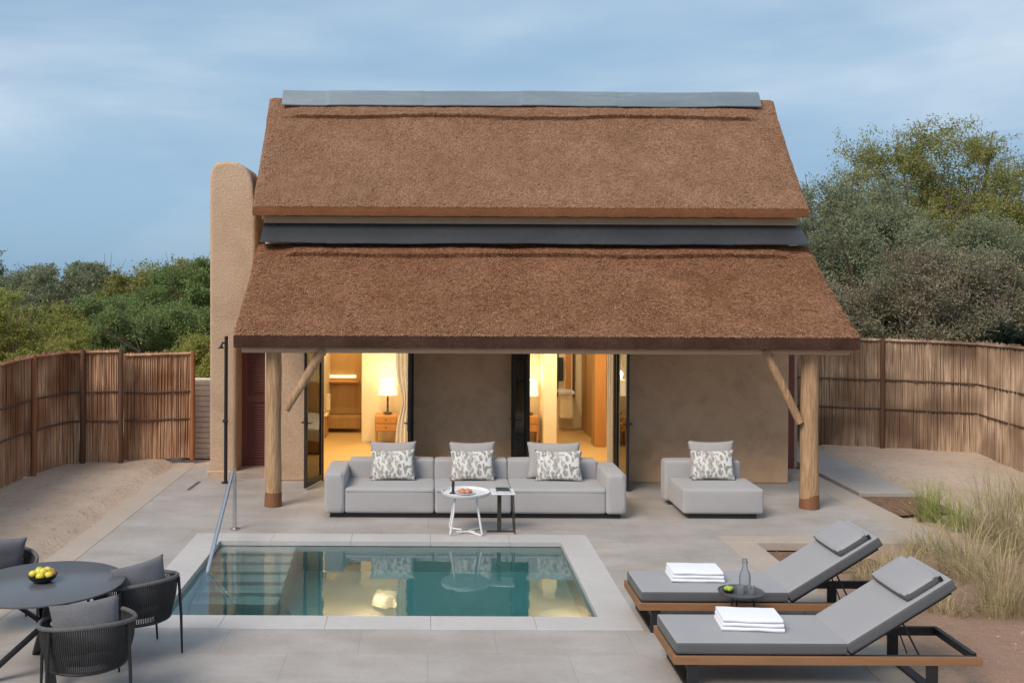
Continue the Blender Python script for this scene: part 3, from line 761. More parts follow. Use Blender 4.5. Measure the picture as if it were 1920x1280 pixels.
ys = G(610, 971).y                       # front of sofa
sx0, sx1_ = G(610, 970).x-.01, G(1173, 972).x
xm1, xm2 = XP(816, ys), XP(962, ys)
sofa = thing('sofa', 'long light grey modular sofa with two end armrests, facing the pool', 'sofa', ((sx0+sx1_)/2, ys+.5, 0))
AW = .27; yb = ys+.98
for a, b_, l, r_ in ((sx0, xm1, 1, 0), (xm1+.008, xm2-.008, 0, 0), (xm2, sx1_, 0, 1)):
    xa, xb = a+(AW if l else 0), b_-(AW if r_ else 0)
    soft('seat', (xa+.003, xb-.003, ys, yb-.25, .07, .405), M['sofa'], sofa, .012, .03)
    part('seam', MB().tube([(xa+.02, ys-.009, .366), ((xa+xb)/2, ys-.0115, .366), (xb-.02, ys-.009, .366)], .0045, 6), M['sofa'], sofa)
    soft('backrest', (xa+.003 if l else a+.003, xb-.003 if r_ else b_-.003, yb-.245, yb, .07, .66), M['sofa'], sofa, .012, .035)
soft('armrest', (sx0, sx0+AW, ys-.015, yb, .07, .60), M['sofa'], sofa, .01, .035)
soft('armrest', (sx1_-AW, sx1_, ys-.015, yb, .07, .60), M['sofa'], sofa, .01, .035)
m = MB().box(sx0+.07, sx1_-.07, ys+.06, yb-.05, .002, .068); part('base', m, M['black'], sofa)
yc = G(1295, 973).y
ax0, ax1 = XP(1272, yc)-.0, XP(1434, yc)
ch = thing('chaise_seat', 'single light grey armless lounge seat standing right of the long sofa', 'seat', ((ax0+ax1)/2, yc+.5, 0))
soft('seat', (ax0+.08, ax1, yc, yc+.80, .07, .405), M['sofa'], ch, .012, .03)
soft('backrest', (ax0+.02, ax1-.07, yc+.805, yc+1.06, .07, .64), M['sofa'], ch, .012, .04)
m = MB().box(ax0+.16, ax1-.08, yc+.05, yc+1.0, .002, .068); part('base', m, M['black'], ch)

# cushions
def pillow_mb(w, h, t, n=22, pull=.10):
    mb = MB(); vs = []; fs = []
    for s in (1, -1):
        st = len(vs)
        for j in range(n+1):
            for i in range(n+1):
                u, v = 2*i/n-1, 2*j/n-1
                k = (max(0, 1-u*u)*max(0, 1-v*v))**.42
                # edges curve inwards between the pointed corners
                x = u*w/2*(1-pull*(1-v*v)*abs(u)**3); z = v*h/2*(1-pull*(1-u*u)*abs(v)**3)
                y = -s*t/2*k*(1+.12*NZ(u*2.2, v*2.2, w*9+s))
                vs.append((x, y, z+h/2))
        W = n+1
        for j in range(n):
            for i in range(n):
                q = st+j*W+i; fs.append((q, q+1, q+W+1, q+W))
    mb.add(vs, fs); return mb
def weld(o, d_=.0006):
    import bmesh
    bm = bmesh.new(); bm.from_mesh(o.data); bmesh.ops.remove_doubles(bm, verts=bm.verts, dist=d_)
    bmesh.ops.recalc_face_normals(bm, faces=bm.faces); bm.to_mesh(o.data); bm.free()
    o.data.polygons.foreach_set('use_smooth', [True]*len(o.data.polygons))
cushA = None
def cushion(px, ybase, w, h, t, m, lean, label, group, zr=0, roll=0, mesh=None):
    if mesh is None:
        mb = pillow_mb(w, h, t); o = link('cushion', mb.v, mb.f, m, None, angle=180); weld(o)
    else: o = bpy.data.objects.new('cushion', mesh); COL.objects.link(o)
    o.location = (XP(px, ybase), ybase, .415); o.rotation_euler = (R(lean), R(roll), R(zr)); tag(o, label, 'cushion', group)
    return o
ybk = yb-.36; me1 = me2 = None
names = [('at the left end of the sofa', 738, 739, 0), ('in the middle of the sofa', 888, 888, 3), ('at the right end of the sofa', 1040, 1050, -4)]
for nm, pa, pb, zr in names:
    o = cushion(pa, ybk, .66 if pa < 1000 else .76, .52, .13, M['cushion_plain'], -14, 'plain taupe cushion '+nm, 'plain cushions', zr, mesh=None)
    o = cushion(pb, ybk-.16, .62 if pa < 1000 else .66, .43, .14, M['print'], -16, 'smaller leaf printed cushion '+nm, 'leaf printed cushions', zr, roll=random.uniform(-3,3))
o = cushion(1338, yc+.70, .66, .53, .13, M['cushion_plain'], -14, 'plain taupe cushion on the single lounge seat', 'plain cushions', 0)
o = cushion(1340, yc+.54, .62, .43, .14, M['print'], -16, 'smaller leaf printed cushion on the single lounge seat', 'leaf printed cushions', 0)

# ----------------------------------------------------------------- white round table + side table
gt = G(878, 988); zt = .50
Yt = (H-zt)*F/(unroll(875, 924)[1]-VY); ct = Vector((XP(875, Yt), Yt, 0)); rt = 45*Yt/F
t = thing('round_side_table', 'white round tray table with splayed legs in front of the sofa middle', 'table', ct)
m = MB().lathe([(.001,zt-.015),(rt-.01,zt-.015),(rt,zt-.008),(rt+.004,zt+.028),(rt-.004,zt+.03),(rt-.01,zt),(.001,zt)], ct, 48); part('tray_top', m, M['white_metal'], t, angle=50)
for k in range(4):
    q = R(45+90*k); c1 = Vector((math.cos(q), math.sin(q), 0))
    m = MB().tube([ct+c1*rt*.62+Vector((0,0,zt-.014)), ct+c1*rt*.72+Vector((0,0,.3)), ct+c1*rt*.92+Vector((0,0,.03)), ct+c1*rt*.88+Vector((0,0,.012)), ct+c1*rt*.2+Vector((0,0,.012+.013*(k%2)))], .013, 10)
    part('leg', m, M['white_metal'], t)
m = MB().tube([ct+Vector((-.12,0,.012)), ct+Vector((.12,0,.012))], .012, 8); part('cross_bar', m, M['white_metal'], t)
z0 = zt+.002
gb = ct+Vector((-.16, -.02, z0)); 
b_ = MB().lathe([(.045,0),(.045,.006),(.022,.014),(.016,.05),(.02,.12),(.018,.15),(.001,.155)], gb, 18)
tag(link('candle_holder', b_.v, b_.f, M['lampbase']), 'slim dark candle holder on the white round table', 'candle holder')
gp = ct+Vector((-.01, -.03, z0))
pt = thing('snack_plate', 'plate of peach coloured pastries on the white round table', 'plate', gp)
m = MB().lathe([(.001,0),(.08,0),(.13,.014),(.128,.018),(.08,.006),(.001,.006)], gp, 28); part('plate', m, M['white_metal'], pt)
for k in range(6):
    q = k*1.05; m = MB().ball(gp+Vector((.06*math.cos(q), .05*math.sin(q), .03)), .035, 8, (1,.9,.8)); part('pastry', m, M['peach'] if k != 2 else M['orange'], pt)
# small square table
Y2 = (H-.52)*F/(unroll(942, 920)[1]-VY); c2 = Vector((XP(944, Y2), Y2, 0)); s = .15
t = thing('small_square_table', 'small grey square side table with one thick leg, right of the white round table', 'table', c2)
m = MB().box(c2.x-s, c2.x+s, c2.y-s*1.1, c2.y+s*1.1, .50, .52); part('table_top', m, M['white_metal'], t, bevel=.008)
m = MB().box(c2.x-.065, c2.x-.015, c2.y-.03, c2.y+.03, .02, .499); part('leg', m, M['lampbase'], t, bevel=.005)
m = MB().tube([c2+Vector((s-.02,-.12,.5)), c2+Vector((s,-.12,.012)), c2+Vector((s,.13,.012)), c2+Vector((s-.02,.13,.5))], .008, 8); part('side_frame', m, M['lampbase'], t)
m = MB().box(c2.x-.2, c2.x+s, c2.y-.02, c2.y+.02, .003, .018); part('foot', m, M['lampbase'], t, bevel=.003)
m = MB().box(-.085, .085, -.12, .12, 0, .022, Matrix.Translation((c2.x+.005, c2.y, .522)))
bo = thing('book', 'dark green book lying on the small square table', 'book', (c2.x, c2.y, .522))
part('cover', m, M['book'], bo, bevel=.003); m = MB().box(c2.x-.078, c2.x+.088, c2.y-.122, c2.y+.113, .5255, .5405); part('pages', m, M['white_metal'], bo)

# ----------------------------------------------------------------- dining set
tc_ = Vector((-3.10, 8.20, 0)); TR = .625; TH = .74
t = thing('dining_table', 'round charcoal dining table with crossed black legs at the left edge', 'table', tc_)
m = MB().lathe([(.001,TH-.02),(TR-.012,TH-.02),(TR,TH-.012),(TR,TH-.003),(TR-.004,TH),(.001,TH)], tc_, 72); part('table_top', m, M['table_top'], t, angle=50)
for k in range(4):
    q = R(28+90*k); c1 = Vector((math.cos(q), math.sin(q), 0)); perp = Vector((-c1.y, c1.x, 0))
    a = tc_+c1*.36+Vector((0,0,TH-.022)); mid = tc_+Vector((0,0,.40)); e = tc_-c1*.50+Vector((0,0,.0))
    m = MB()
    for p, q2 in ((a, mid), (mid, e)):
        dd = (q2-p).normalized(); nn = dd.cross(perp).normalized()
        w1, w2 = .035, .014
        vs = [p+perp*sx*w1+nn*sy*w2 for sx, sy in ((-1,-1),(1,-1),(1,1),(-1,1))]+[q2+perp*sx*w1+nn*sy*w2 for sx, sy in ((-1,-1),(1,-1),(1,1),(-1,1))]
        m.add(vs, [(0,1,2,3),(7,6,5,4),(0,1,5,4),(1,2,6,5),(2,3,7,6),(3,0,4,7)])
    part('leg', m, M['black'], t)
m = MB().lathe([(.001,TH-.035),(.30,TH-.035),(.30,TH-.021),(.001,TH-.021)], tc_, 32); part('mount_plate', m, M['black'], t)
gb = G(80, 1090, TH); gb.z = TH+.001
t = thing('fruit_bowl', 'black bowl of yellow and green fruit on the round charcoal table', 'bowl', gb)
m = MB().lathe([(.001,0),(.06,0),(.10,.03),(.115,.06),(.110,.06),(.094,.032),(.055,.008),(.001,.008)], gb, 32); part('bowl', m, M['black'], t)
random.seed(3)
for k in range(11):
    q = k*2.4; rr = .075 if k < 7 else .035
    m = MB().ball(gb+Vector((rr*math.cos(q), rr*math.sin(q), .065 if k < 7 else .09)), .03, 8, (1.15,.95,.95))
    part('lemon' if k % 3 else 'lime', m, M['lemon'] if k % 3 else (M['lime'] if k else M['orange']), t)

def chair(label):
    t = thing('dining_chair', label, 'chair', (0,0,0), 0, 'rope tub chairs round the dining table')
    A0, A1, n = R(52), R(308), 60
    def rim(q):                          # q=180deg is the back
        bk = (1-math.cos(q))/2
        return Vector((.33*math.cos(q)*(1.0 if math.cos(q) < 0 else 1.4), .345*math.sin(q), .60+.085*bk**1.5))
    def low(q): return Vector((.28*math.cos(q), .285*math.sin(q), .335))
    qs = [A0+(A1-A0)*i/n for i in range(n+1)]
    m = MB().tube([rim(q) for q in qs], .017, 10); part('rim', m, M['rope_rim'], t, world=False)
    m = MB().tube([low(2*math.pi*i/48) for i in range(48)], .013, 8, closed=True); part('seat_frame', m, M['black'], t, world=False)
    m = MB(); k = 92
    for i in range(k+1):
        q = A0+(A1-A0)*i/k; a, b_ = rim(q), low(q)
        mid = (a+b_)/2+Vector((math.cos(q), math.sin(q), 0))*.012
        m.tube([a, mid, b_], .0060, 5, cap=False)
    part('rope_weave', m, M['rope'], t, world=False)
    for q in (R(58), R(130), R(230), R(302)):
        a = rim(q); o = Vector((math.cos(q), math.sin(q), 0)); e = low(q)+o*.10; e.z = .004
        m = MB().tube([a-Vector((0,0,.01))+o*.012, a.lerp(e, .5)+o*.012, e], [.0125,.0125,.009], 8); part('leg', m, M['black'], t, world=False)
    m = MB().lathe([(.001,.375),(.24,.375),(.27,.39),(.275,.42),(.25,.45),(.16,.458),(.001,.46)], (0,0,0), 36)
    part('seat_cushion', m, M['chair_cushion'], t, world=False, angle=80)
    mb = pillow_mb(.50, .40, .15, 18, .08)
    M4 = Matrix.Translation((-.17, 0, .425)) @ Matrix.Rotation(R(90), 4, 'Z') @ Matrix.Rotation(R(13), 4, 'X') @ Matrix.Rotation(R(4), 4, 'Y')
    vs = []
    for v in mb.v:
        p = Vector(v); p.y += -.35*(p.x**2)*1.0; vs.append(M4 @ p)
    mb.v = [tuple(v) for v in vs]
    o = part('back_cushion', mb, M['chair_cushion'], t, world=False, angle=180); weld(o)
    return t
cA = chair('rope tub chair nearest the camera, its back turned, in front of the charcoal table')
cA.location = (-2.55, 7.60, 0); cA.rotation_euler = (0,0,math.atan2(.93,-.36))
dup(cA, (-2.48, 8.62, 0), math.atan2(.69,-.72), 'rope tub chair between the charcoal table and the pool')
dup(cA, (-3.93, 9.22, 0), math.atan2(-.86,.5), 'rope tub chair behind the charcoal table, cut by the left edge')

# ----------------------------------------------------------------- loungers
def lounger(label):
    t = thing('sun_lounger', label, 'sun lounger', (0,0,0), 0, 'teak framed sun loungers right of the pool')
    Lh, W = 2.41, .72
    def pm(name, m, mt, par=t, **k): return part(name, m, mt, par, world=False, **k)
    m = MB(); m.box(0, Lh, 0, .028, .205, .272); m.box(0, Lh-.12, W-.028, W, .205, .272); m.box(0, .028, .03, W-.03, .205, .272)
    pm('teak_rail', m, M['teak'], bevel=.004, seg=2)
    m = MB(); m.box(.03, Lh-.02, .030, .062, .212, .270); m.box(.03, Lh-.02, W-.062, W-.030, .212, .285); m.box(Lh-.055, Lh-.012, .064, W-.064, .225, .283)
    m.box(.03, .06, .064, W-.064, .212, .268); m.box(1.30, 1.34, .064, W-.064, .212, .266)
    pm('steel_frame', m, M['black'], bevel=.003, seg=2)
    m = MB()
    for i in range(11): m.box(.09+i*.11, .17+i*.11, .063, W-.063, .240, .262)
    pm('slat_deck', m, M['teak'])
    for x in (.11, 1.98):
        m = MB(); m.box(x, x+.09, .012, .034, .0, .204); m.box(x, x+.09, W-.034, W-.012, 0, .204); m.box(x, x+.09, .035, W-.035, .0, .022)
        pm('leg_loop', m, M['black'], bevel=.003, seg=2)
    def pillowy(name, args, M4, mt, par, puff=.008, bev=.022):
        mb = rbox(*args, puff=puff); mb.v = [tuple(M4 @ Vector(v)) for v in mb.v]
        o = part(name, mb, mt, par, world=False); weld(o, .0004); o.data.set_sharp_from_angle(angle=R(180))
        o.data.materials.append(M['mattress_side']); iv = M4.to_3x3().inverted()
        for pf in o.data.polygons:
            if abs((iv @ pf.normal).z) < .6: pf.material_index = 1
        b_ = o.modifiers.new('bevel', 'BEVEL'); b_.width = bev; b_.segments = 4; b_.limit_method = 'ANGLE'; b_.angle_limit = R(50)
        return o
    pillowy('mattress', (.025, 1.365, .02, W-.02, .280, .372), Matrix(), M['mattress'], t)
    A = R(32); M4 = Matrix.Translation((1.40, 0, .275)) @ Matrix.Rotation(-A, 4, 'Y')
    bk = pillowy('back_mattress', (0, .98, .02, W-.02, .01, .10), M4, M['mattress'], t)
    m = MB().box(.0, .93, .05, W-.05, -.016, .008, M4); pm('back_panel', m, M['black'], bevel=.003, seg=2)
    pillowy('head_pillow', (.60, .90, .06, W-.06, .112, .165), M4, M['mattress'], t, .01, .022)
    m = MB().box(.902, .93, .06, .085, .104, .14, M4); pm('strap', m, M['black'])
    m = MB()
    for y in (.14, W-.14):
        a = M4 @ Vector((.50, y, -.015)); m.tube([a, (1.98, y, .24)], .008, 8); m.tube([M4 @ Vector((.46, y+.03, -.015)), (1.90, y+.03, .24)], .006, 8)
    m.tube([M4 @ Vector((.5, .14, -.02)), M4 @ Vector((.5, W-.14, -.02))], .008, 8)
    pm('prop_strut', m, M['black'])
    return t
YL1 = (H-.372)*F/(unroll(1330, 1206)[1]-VY); YL2 = (H-.372)*F/(unroll(1260, 1110)[1]-VY)
X1_ = (1257-VX-0)*YL1/F+.04; X2_ = (1195-VX)*YL2/F+.03
l1 = lounger('nearer grey sun lounger on teak and black frame, at the lower right corner')
l1.location = (X1_, YL1-.0, 0)
dup(l1, (X2_, YL2, 0), 0, 'farther grey sun lounger, behind the small drinks table')
def towels(px, py, label, w=.50, d_=.30, rz=0):
    g = G(px, py, .38); t = thing('towel_stack', label, 'towels', (g.x, g.y, .382), 0, 'folded towels on the loungers')
    for k in range(3):
        mb = MB(); z0 = .382+k*.034; ww = w-.012*k; x0 = g.x-ww/2; y0 = g.y-d_/2
        # folded sheet: closed rounded profile in YZ swept in x
        def prof(x, z0=z0):
            o_ = []
            wv = .004*math.sin(x*13+k)+.003*math.sin(x*31)
            for i in range(9):
                a = -math.pi/2+math.pi*i/8; o_.append((x, y0+d_-.016+.016*math.cos(a)+wv, z0+.0165+.0165*math.sin(a)))
            for i in range(9):
                a = math.pi/2+math.pi*i/8; o_.append((x, y0+.016+.016*math.cos(a)+wv*.7, z0+.0165+.0165*math.sin(a)+.002*math.sin(x*17+k*2)))
            return [(rx(p)) for p in o_]
        def rx(p):
            dx, dy = p[0]-g.x, p[1]-g.y; c_, s_ = math.cos(rz), math.sin(rz); return (g.x+dx*c_-dy*s_, g.y+dx*s_+dy*c_, p[2])
        mb.loft_x(list(np.linspace(x0, x0+ww, 26)), prof)
        part('folded_towel', mb, M['towel'], t, angle=50, bevel=.004, seg=2)
towels(1302, 1083, 'stack of folded white towels on the farther lounger', .49, .32, R(-2))
towels(1404, 1172, 'stack of folded white towels on the nearer lounger', .50, .32, R(-5))
# drinks table
hd_ = .46; Yd = (H-hd_)*F/(unroll(1392, 1110)[1]-VY); cd = Vector((XP(1392, Yd), Yd, 0)); rd = .195
t = thing('drinks_table', 'small round black tray table between the two loungers', 'table', cd)
m = MB().lathe([(.001,hd_-.012),(rd-.01,hd_-.012),(rd,hd_),(rd+.004,hd_+.014),(rd-.002,hd_+.014),(rd-.008,hd_),(.001,hd_)], cd, 40); part('tray_top', m, M['table_top'], t, angle=50)
for k in range(3):
    q = R(90+120*k); c1 = Vector((math.cos(q), math.sin(q), 0)); m = MB().tube([cd+c1*.1+Vector((0,0,hd_-.012)), cd+c1*.17+Vector((0,0,.003))], .009, 8); part('leg', m, M['black'], t)
g = cd+Vector((.055, .07, hd_+.001))
t = thing('water_carafe', 'clear glass water carafe on the black drinks table', 'carafe', g)
m = MB().lathe([(.045,0),(.05,.01),(.05,.12),(.045,.15),(.024,.19),(.022,.235),(.028,.25),(.025,.25),(.019,.235),(.021,.19),(.042,.15),(.047,.12),(.047,.012),(.001,.008)], g, 24); part('glass_body', m, M['glass'], t)
m = MB().lathe([(.021,.251),(.024,.262),(.02,.275),(.001,.278)], g, 18); part('stopper', m, M['steel'], t)
for i, (dx, dy, lb) in enumerate(((-.02,-.05,'clear tumbler on the drinks table, left of the carafe base'), (.07,-.06,'clear tumbler on the drinks table, right of the other tumbler'))):
    g = cd+Vector((dx, dy, hd_+.001)); m = MB().lathe([(.028,0),(.033,.08),(.031,.08),(.026,.006),(.001,.005)], g, 22)
    tag(link('tumbler', m.v, m.f, M['glass']), lb, 'glass', 'tumblers on the drinks table')
g = cd+Vector((-.11, .0, hd_+.001))
t = thing('lime_bowl', 'small black bowl of green limes on the drinks table', 'bowl', g)
m = MB().lathe([(.001,0),(.03,0),(.055,.025),(.052,.026),(.028,.005),(.001,.005)], g, 22); part('bowl', m, M['black'], t)
for k in range(4):
    m = MB().ball(g+Vector((.022*math.cos(k*1.6), .022*math.sin(k*1.6), .034)), .021, 7); part('lime', m, M['lime'], t)

# ----------------------------------------------------------------- fences
def fence(name, label, pts, hts, post_at, ms, mp, cat='fence', group=None, rails=(.62, .36), gate=False):
    t = thing(name, label, cat, pts[0], 0, group)
    N = len(pts)
    for s in range(N-1):
        a, b_ = Vector(pts[s]), Vector(pts[s+1]); L = (b_-a).length; k = int(L/.0145); h0, h1 = hts[s], hts[s+1]
        d_ = (b_-a).normalized(); nrm = Vector((d_.y, -d_.x, 0)); m = MB()
        if nrm.y > 0: nrm = -nrm
        for i in range(k):
            u = (i+random.random()*.6)/k; p = a.lerp(b_, u)+nrm*random.uniform(-.014, .014); hh = h0+(h1-h0)*u+random.uniform(-.05, .015)
            lx = random.uniform(-.045, .045); r_ = random.uniform(.0085, .0165)
            q = p+d_*lx+Vector((0,0,hh)); mid = p.lerp(q, .5)+d_*random.uniform(-.012,.012)+nrm*random.uniform(-.006,.006)
            m.tube([p+Vector((0,0,-.02)), mid, q], [r_, r_*.95, r_*.7], 5, cap=False)
            if i % 2 == 0:
                pb = p-nrm*.022; m.tube([pb+Vector((0,0,-.02)), pb+Vector((0,0,hh*.97))], .0165, 4, cap=False)
        part('stick_panel', m, ms, t, angle=80)
        for fz in rails+(.975,):
            pa = a+Vector((0,0,h0*fz)); pb = b_+Vector((0,0,h1*fz))
            m = MB()
            for sg in (1, -1):
                pts_, rs_ = wob(pa+nrm*.036*sg, pb+nrm*.036*sg, .016 if fz < .9 else .024, .015 if fz < .9 else .022, 10, .02, s*3+fz*10)
                m.tube(pts_, rs_, 7)
            part('rail', m, M['rail'] if fz < .9 else ms, t)
    for du in post_at:
        u = abs(du)
        i = min(int(u), N-2); f = u-i; p = Vector(pts[i]).lerp(Vector(pts[i+1]), f); hh = hts[i]+(hts[i+1]-hts[i])*f
        d_ = (Vector(pts[i+1])-Vector(pts[i])).normalized(); nrm = Vector((d_.y, -d_.x, 0))
        if nrm.y > 0: nrm = -nrm
        p = p+nrm*.06
        m = MB(); pts_, rs_ = wob(p+Vector((0,0,-.05)), p+Vector((0,0,hh-.01)), .046, .040, 8, .012, abs(u)*7); m.tube(pts_, rs_, 12); part('post', m, M['post_r'] if du < 0 else mp, t)
    return t
def gh(px, pyb, pyt):
    g = G(px, pyb); return g, P(px, pyt, g.y).z
L = [gh(229,863,653), gh(154,864,655), gh(124,866,656), gh(56,887,664), gh(0,911,677)]
pts = [l[0] for l in L]+[Vector((-6.5, 13.6, 0)), Vector((-6.35, 9.5, 0)), Vector((-6.6, 5, 0))]; hts = [l[1] for l in L]+[1.95, 1.95, 1.95]
fence('stick_fence', 'reddish brown stick fence curving along the sand on the left', pts, hts, [-0.02, -1.0, 3.0, 4.7, -5.5, 6.3], M['stick_l'], M['post_l'])
a, ha = gh(233,859,661); b_, hb = gh(361,855,657)
fence('stick_gate', 'straight stick gate panel with a rust brown end post, beside the pale garden wall', [a, b_], [ha, hb], [1.0], M['stick_l'], M['post_l'], 'gate')
L = [gh(1380,826,628), gh(1654,840,632), gh(1738,845,635), gh(1833,850,640), gh(1893,876,645), gh(1960,903,650)]
pts = [l[0] for l in L]+[Vector((10.3, 13.0, 0)), Vector((10.5, 9.0, 0)), Vector((10.6, 5, 0))]; hts = [l[1] for l in L]+[2.0, 2.0, 2.0]
fence('stick_fence', 'greyish brown stick fence behind the grasses on the right', pts, hts, [-1.0, -3.0, 4.0, -5.4, 6.3, -7.3], M['stick_r'], M['post_l'])
gw = MB(); yg = 18.6; xa, xb = XP(340, yg), XP(398, yg)-.0
zt_ = P(380, 712, yg).z; k = 15
for i in range(k):
    z0 = -.1+(zt_+.1)*i/k; z1 = -.1+(zt_+.1)*(i+1)/k-.012
    gw.box(xa, xb+1.2, yg+.01*(i % 2), yg+.4, z0, z1); gw.box(xa+.01, xb+1.19, yg+.02, yg+.39, z1, z1+.012)
tag(link('garden_wall', gw.v, gw.f, M['gardenwall'], None, bevel=.006, seg=2), 'low pale banded garden wall between the stick gate and the rounded tower', 'wall')

# ----------------------------------------------------------------- vegetation
def leaf_quads(cent, dirs, ln, wd_):
    N = len(cent); rnd = RNG.normal(0, 1, (N, 3)); sv = np.cross(dirs, rnd); sv /= np.linalg.norm(sv, axis=1)[:, None]+1e-9
    p0 = cent-dirs*ln[:, None]/2; p1 = cent+dirs*ln[:, None]/2
    V = np.stack([p0, cent+sv*wd_[:, None], p1, cent-sv*wd_[:, None]], 1).reshape(-1, 3)
    return V
def tree(name, label, px, Y, top, w, leaf, seedv, dens=1.0, trunk_h=.35, group=None, dry=False, depth=None, cat='tree', leafsize=1.0, flat=False):
    """w = half width in m, top = height"""
    rg = np.random.default_rng(seedv); g = Vector((XP(px, Y), Y, 0))
    t = thing(name, label, cat, g, 0, group); depth = depth or w*.8
    # limbs
    m = MB(); nl = 7 if not dry else 12; tips = []
    hb = top*trunk_h*.5
    m.tube([(0,0,-.1),(rg.uniform(-.1,.1),rg.uniform(-.1,.1),hb*.6),(rg.uniform(-.2,.2),0,hb)], [.03*top, .025*top, .02*top], 8)
    for i in range(nl):
        q = 2*math.pi*i/nl+rg.uniform(-.3,.3); rr = rg.uniform(.4,.85); zt2 = top*rg.uniform(.55,.93)
        e = np.array([w*rr*math.cos(q), depth*rr*math.sin(q), zt2]); s_ = np.array([0,0,hb*rg.uniform(.5,1)])
        pts = [s_+(e-s_)*u+np.array([0,0,math.sin(u*math.pi)*-.08*top])+rg.normal(0,.03,3)*top*.3*(u>0) for u in np.linspace(0,1,6)]
        m.tube(pts, [.014*top*(1-.8*u) for u in np.linspace(0,1,6)], 6); tips.append(e)
        for k in range(3):
            e2 = e+rg.normal(0,1,3)*np.array([w*.3, depth*.3, top*.10]); m.tube([pts[3], (np.array(pts[3])+e2)/2+rg.normal(0,.05,3), e2], [.005*top,.003*top,.0012*top], 5); tips.append(e2)
    part('trunk', m, M['bark'], t, world=False)
    # crown: clumps, then twigs in each clump, then leaflets along each twig
    nc = int(46*dens); cl = []
    while len(cl) < nc:
        u = rg.uniform(-1,1,3); rr = np.linalg.norm(u)
        if rr > 1 or rr < .35: continue
        zc = top*(.50+.46*u[2]) if not flat else top*(.72+.22*u[2])
        lim = 1-.35*max(0, -u[2])
        cl.append((np.array([u[0]*w*lim, u[1]*depth*lim, zc]), rg.uniform(.17,.38)*min(w, top*.5)*.85))
    C, D, Ln, Wd = [], [], [], []; TW = MB()
    for c_, r_ in cl:
        nt_ = int(rg.uniform(26,46)*dens)
        for k in range(nt_):
            d0 = rg.normal(0,1,3); d0[2] = abs(d0[2])*.9+.1; d0 /= np.linalg.norm(d0)
            s_ = c_+rg.normal(0,.35,3)*r_; L_ = rg.uniform(.5,1.25)*r_
            e = s_+d0*L_; e[2] -= .15*L_
            if e[2] > top*1.02: continue
            k2 = 9 if dry else 34
            uu = rg.uniform(.05,1,k2); pp = s_+(e-s_)*uu[:, None]+rg.normal(0,.05,(k2,3))*(.6+r_)
            C.append(pp); dd = d0[None]+rg.normal(0,.7,(k2,3)); dd /= np.linalg.norm(dd,axis=1)[:,None]; D.append(dd)
            sc = leafsize*(Y/28)*.82
            Ln.append(rg.uniform(.05,.13,k2)*sc); Wd.append(rg.uniform(.012,.030,k2)*sc)
            if dry or k % 3 == 0:
                TW.tube([s_, (s_+e)/2+rg.normal(0,.03,3), e], [.008,.006,.003], 3, cap=False)
    C = np.concatenate(C); D = np.concatenate(D); Ln = np.concatenate(Ln); Wd = np.concatenate(Wd)
    V = leaf_quads(C, D, Ln, Wd); V[:, 2] = np.maximum(V[:, 2], 0)
    npmesh('crown', V, np.arange(len(V)).reshape(-1, 4), leaf, t)
    part('twigs', TW, M['bark'], t, world=False, angle=80)
    return t
LG, RGp = 'trees behind the left fence', 'trees behind the right fence'
T_ = tree
T_('scrub_tree', 'bright yellow green tree at the far left, just behind the fence', 25, 23, 2.9, 1.5, M['leaf_bright'], 1, 1.2, group=LG, leafsize=.9)
T_('scrub_tree', 'tall grey green tree top against the sky at the far left', 20, 33, 4.05, 3.0, M['leaf_grey'], 2, 1.3, group=LG)
T_('scrub_tree', 'olive tree with rust tinged crown left of the fence corner', 105, 26, 2.75, 1.6, M['leaf_olive'], 3, 1.1, group=LG)
T_('scrub_tree', 'spreading grey green tree behind the fence corner post', 150, 36, 3.75, 3.4, M['leaf_grey'], 4, 1.3, group=LG)
T_('scrub_tree', 'mid green bush above the fence corner', 205, 27, 2.8, 2.1, M['leaf_green'], 5, 1.2, group=LG)
T_('scrub_tree', 'low green tree under the dip in the skyline', 225, 38, 3.15, 3.0, M['leaf_green'], 6, 1.2, group=LG)
T_('scrub_tree', 'tallest olive tree left of the rounded tower', 325, 33, 4.0, 2.2, M['leaf_olive'], 7, 1.3, group=LG)
T_('scrub_tree', 'green tree directly behind the left side of the rounded tower', 385, 30, 3.85, 2.1, M['leaf_green'], 8, 1.3, group=LG)
T_('scrub_tree', 'dark green bush behind the stick gate', 300, 25, 2.75, 2.0, M['leaf_green'], 9, 1.3, group=LG)
T_('scrub_tree', 'small bright bush above the pale banded wall', 378, 22.5, 1.95, .9, M['leaf_bright'], 10, .9, group=LG, leafsize=.8)
T_('scrub_tree', 'broad olive tree on the skyline behind the grey green trees', 270, 46, 3.3, 3.5, M['leaf_olive'], 30, 1.1, group=LG)
T_('tall_tree', 'tallest yellow green tree of the right side, top against the sky', 1752, 31, 8.1, 3.3, M['leaf_olive'], 11, 1.65, group=RGp, trunk_h=.5, leafsize=.9)
T_('tall_tree', 'grey green tree beside the right roof corner', 1560, 27, 6.25, 2.3, M['leaf_grey'], 12, 1.45, group=RGp, leafsize=.9)
T_('tall_tree', 'dense grey green tree in the middle of the right side', 1665, 25, 5.35, 2.1, M['leaf_grey'], 13, 1.45, group=RGp, leafsize=.9)
T_('tall_tree', 'olive tree at the right edge, lower than the tallest one', 1900, 29, 6.6, 2.4, M['leaf_olive'], 14, 1.7, group=RGp, leafsize=.9)
T_('tall_tree', 'grey green bushy tree at the right edge above the dark bush', 1850, 24.5, 4.9, 1.9, M['leaf_grey'], 15, 1.5, group=RGp, leafsize=.9)
T_('tall_tree', 'olive tree well beyond the right edge, past the fence', 2120, 30, 6.2, 3.2, M['leaf_olive'], 40, 1.2, group=RGp)
T_('tall_tree', 'grey green tree farthest beyond the right edge', 2400, 32, 5.6, 3.4, M['leaf_grey'], 41, 1.2, group=RGp)
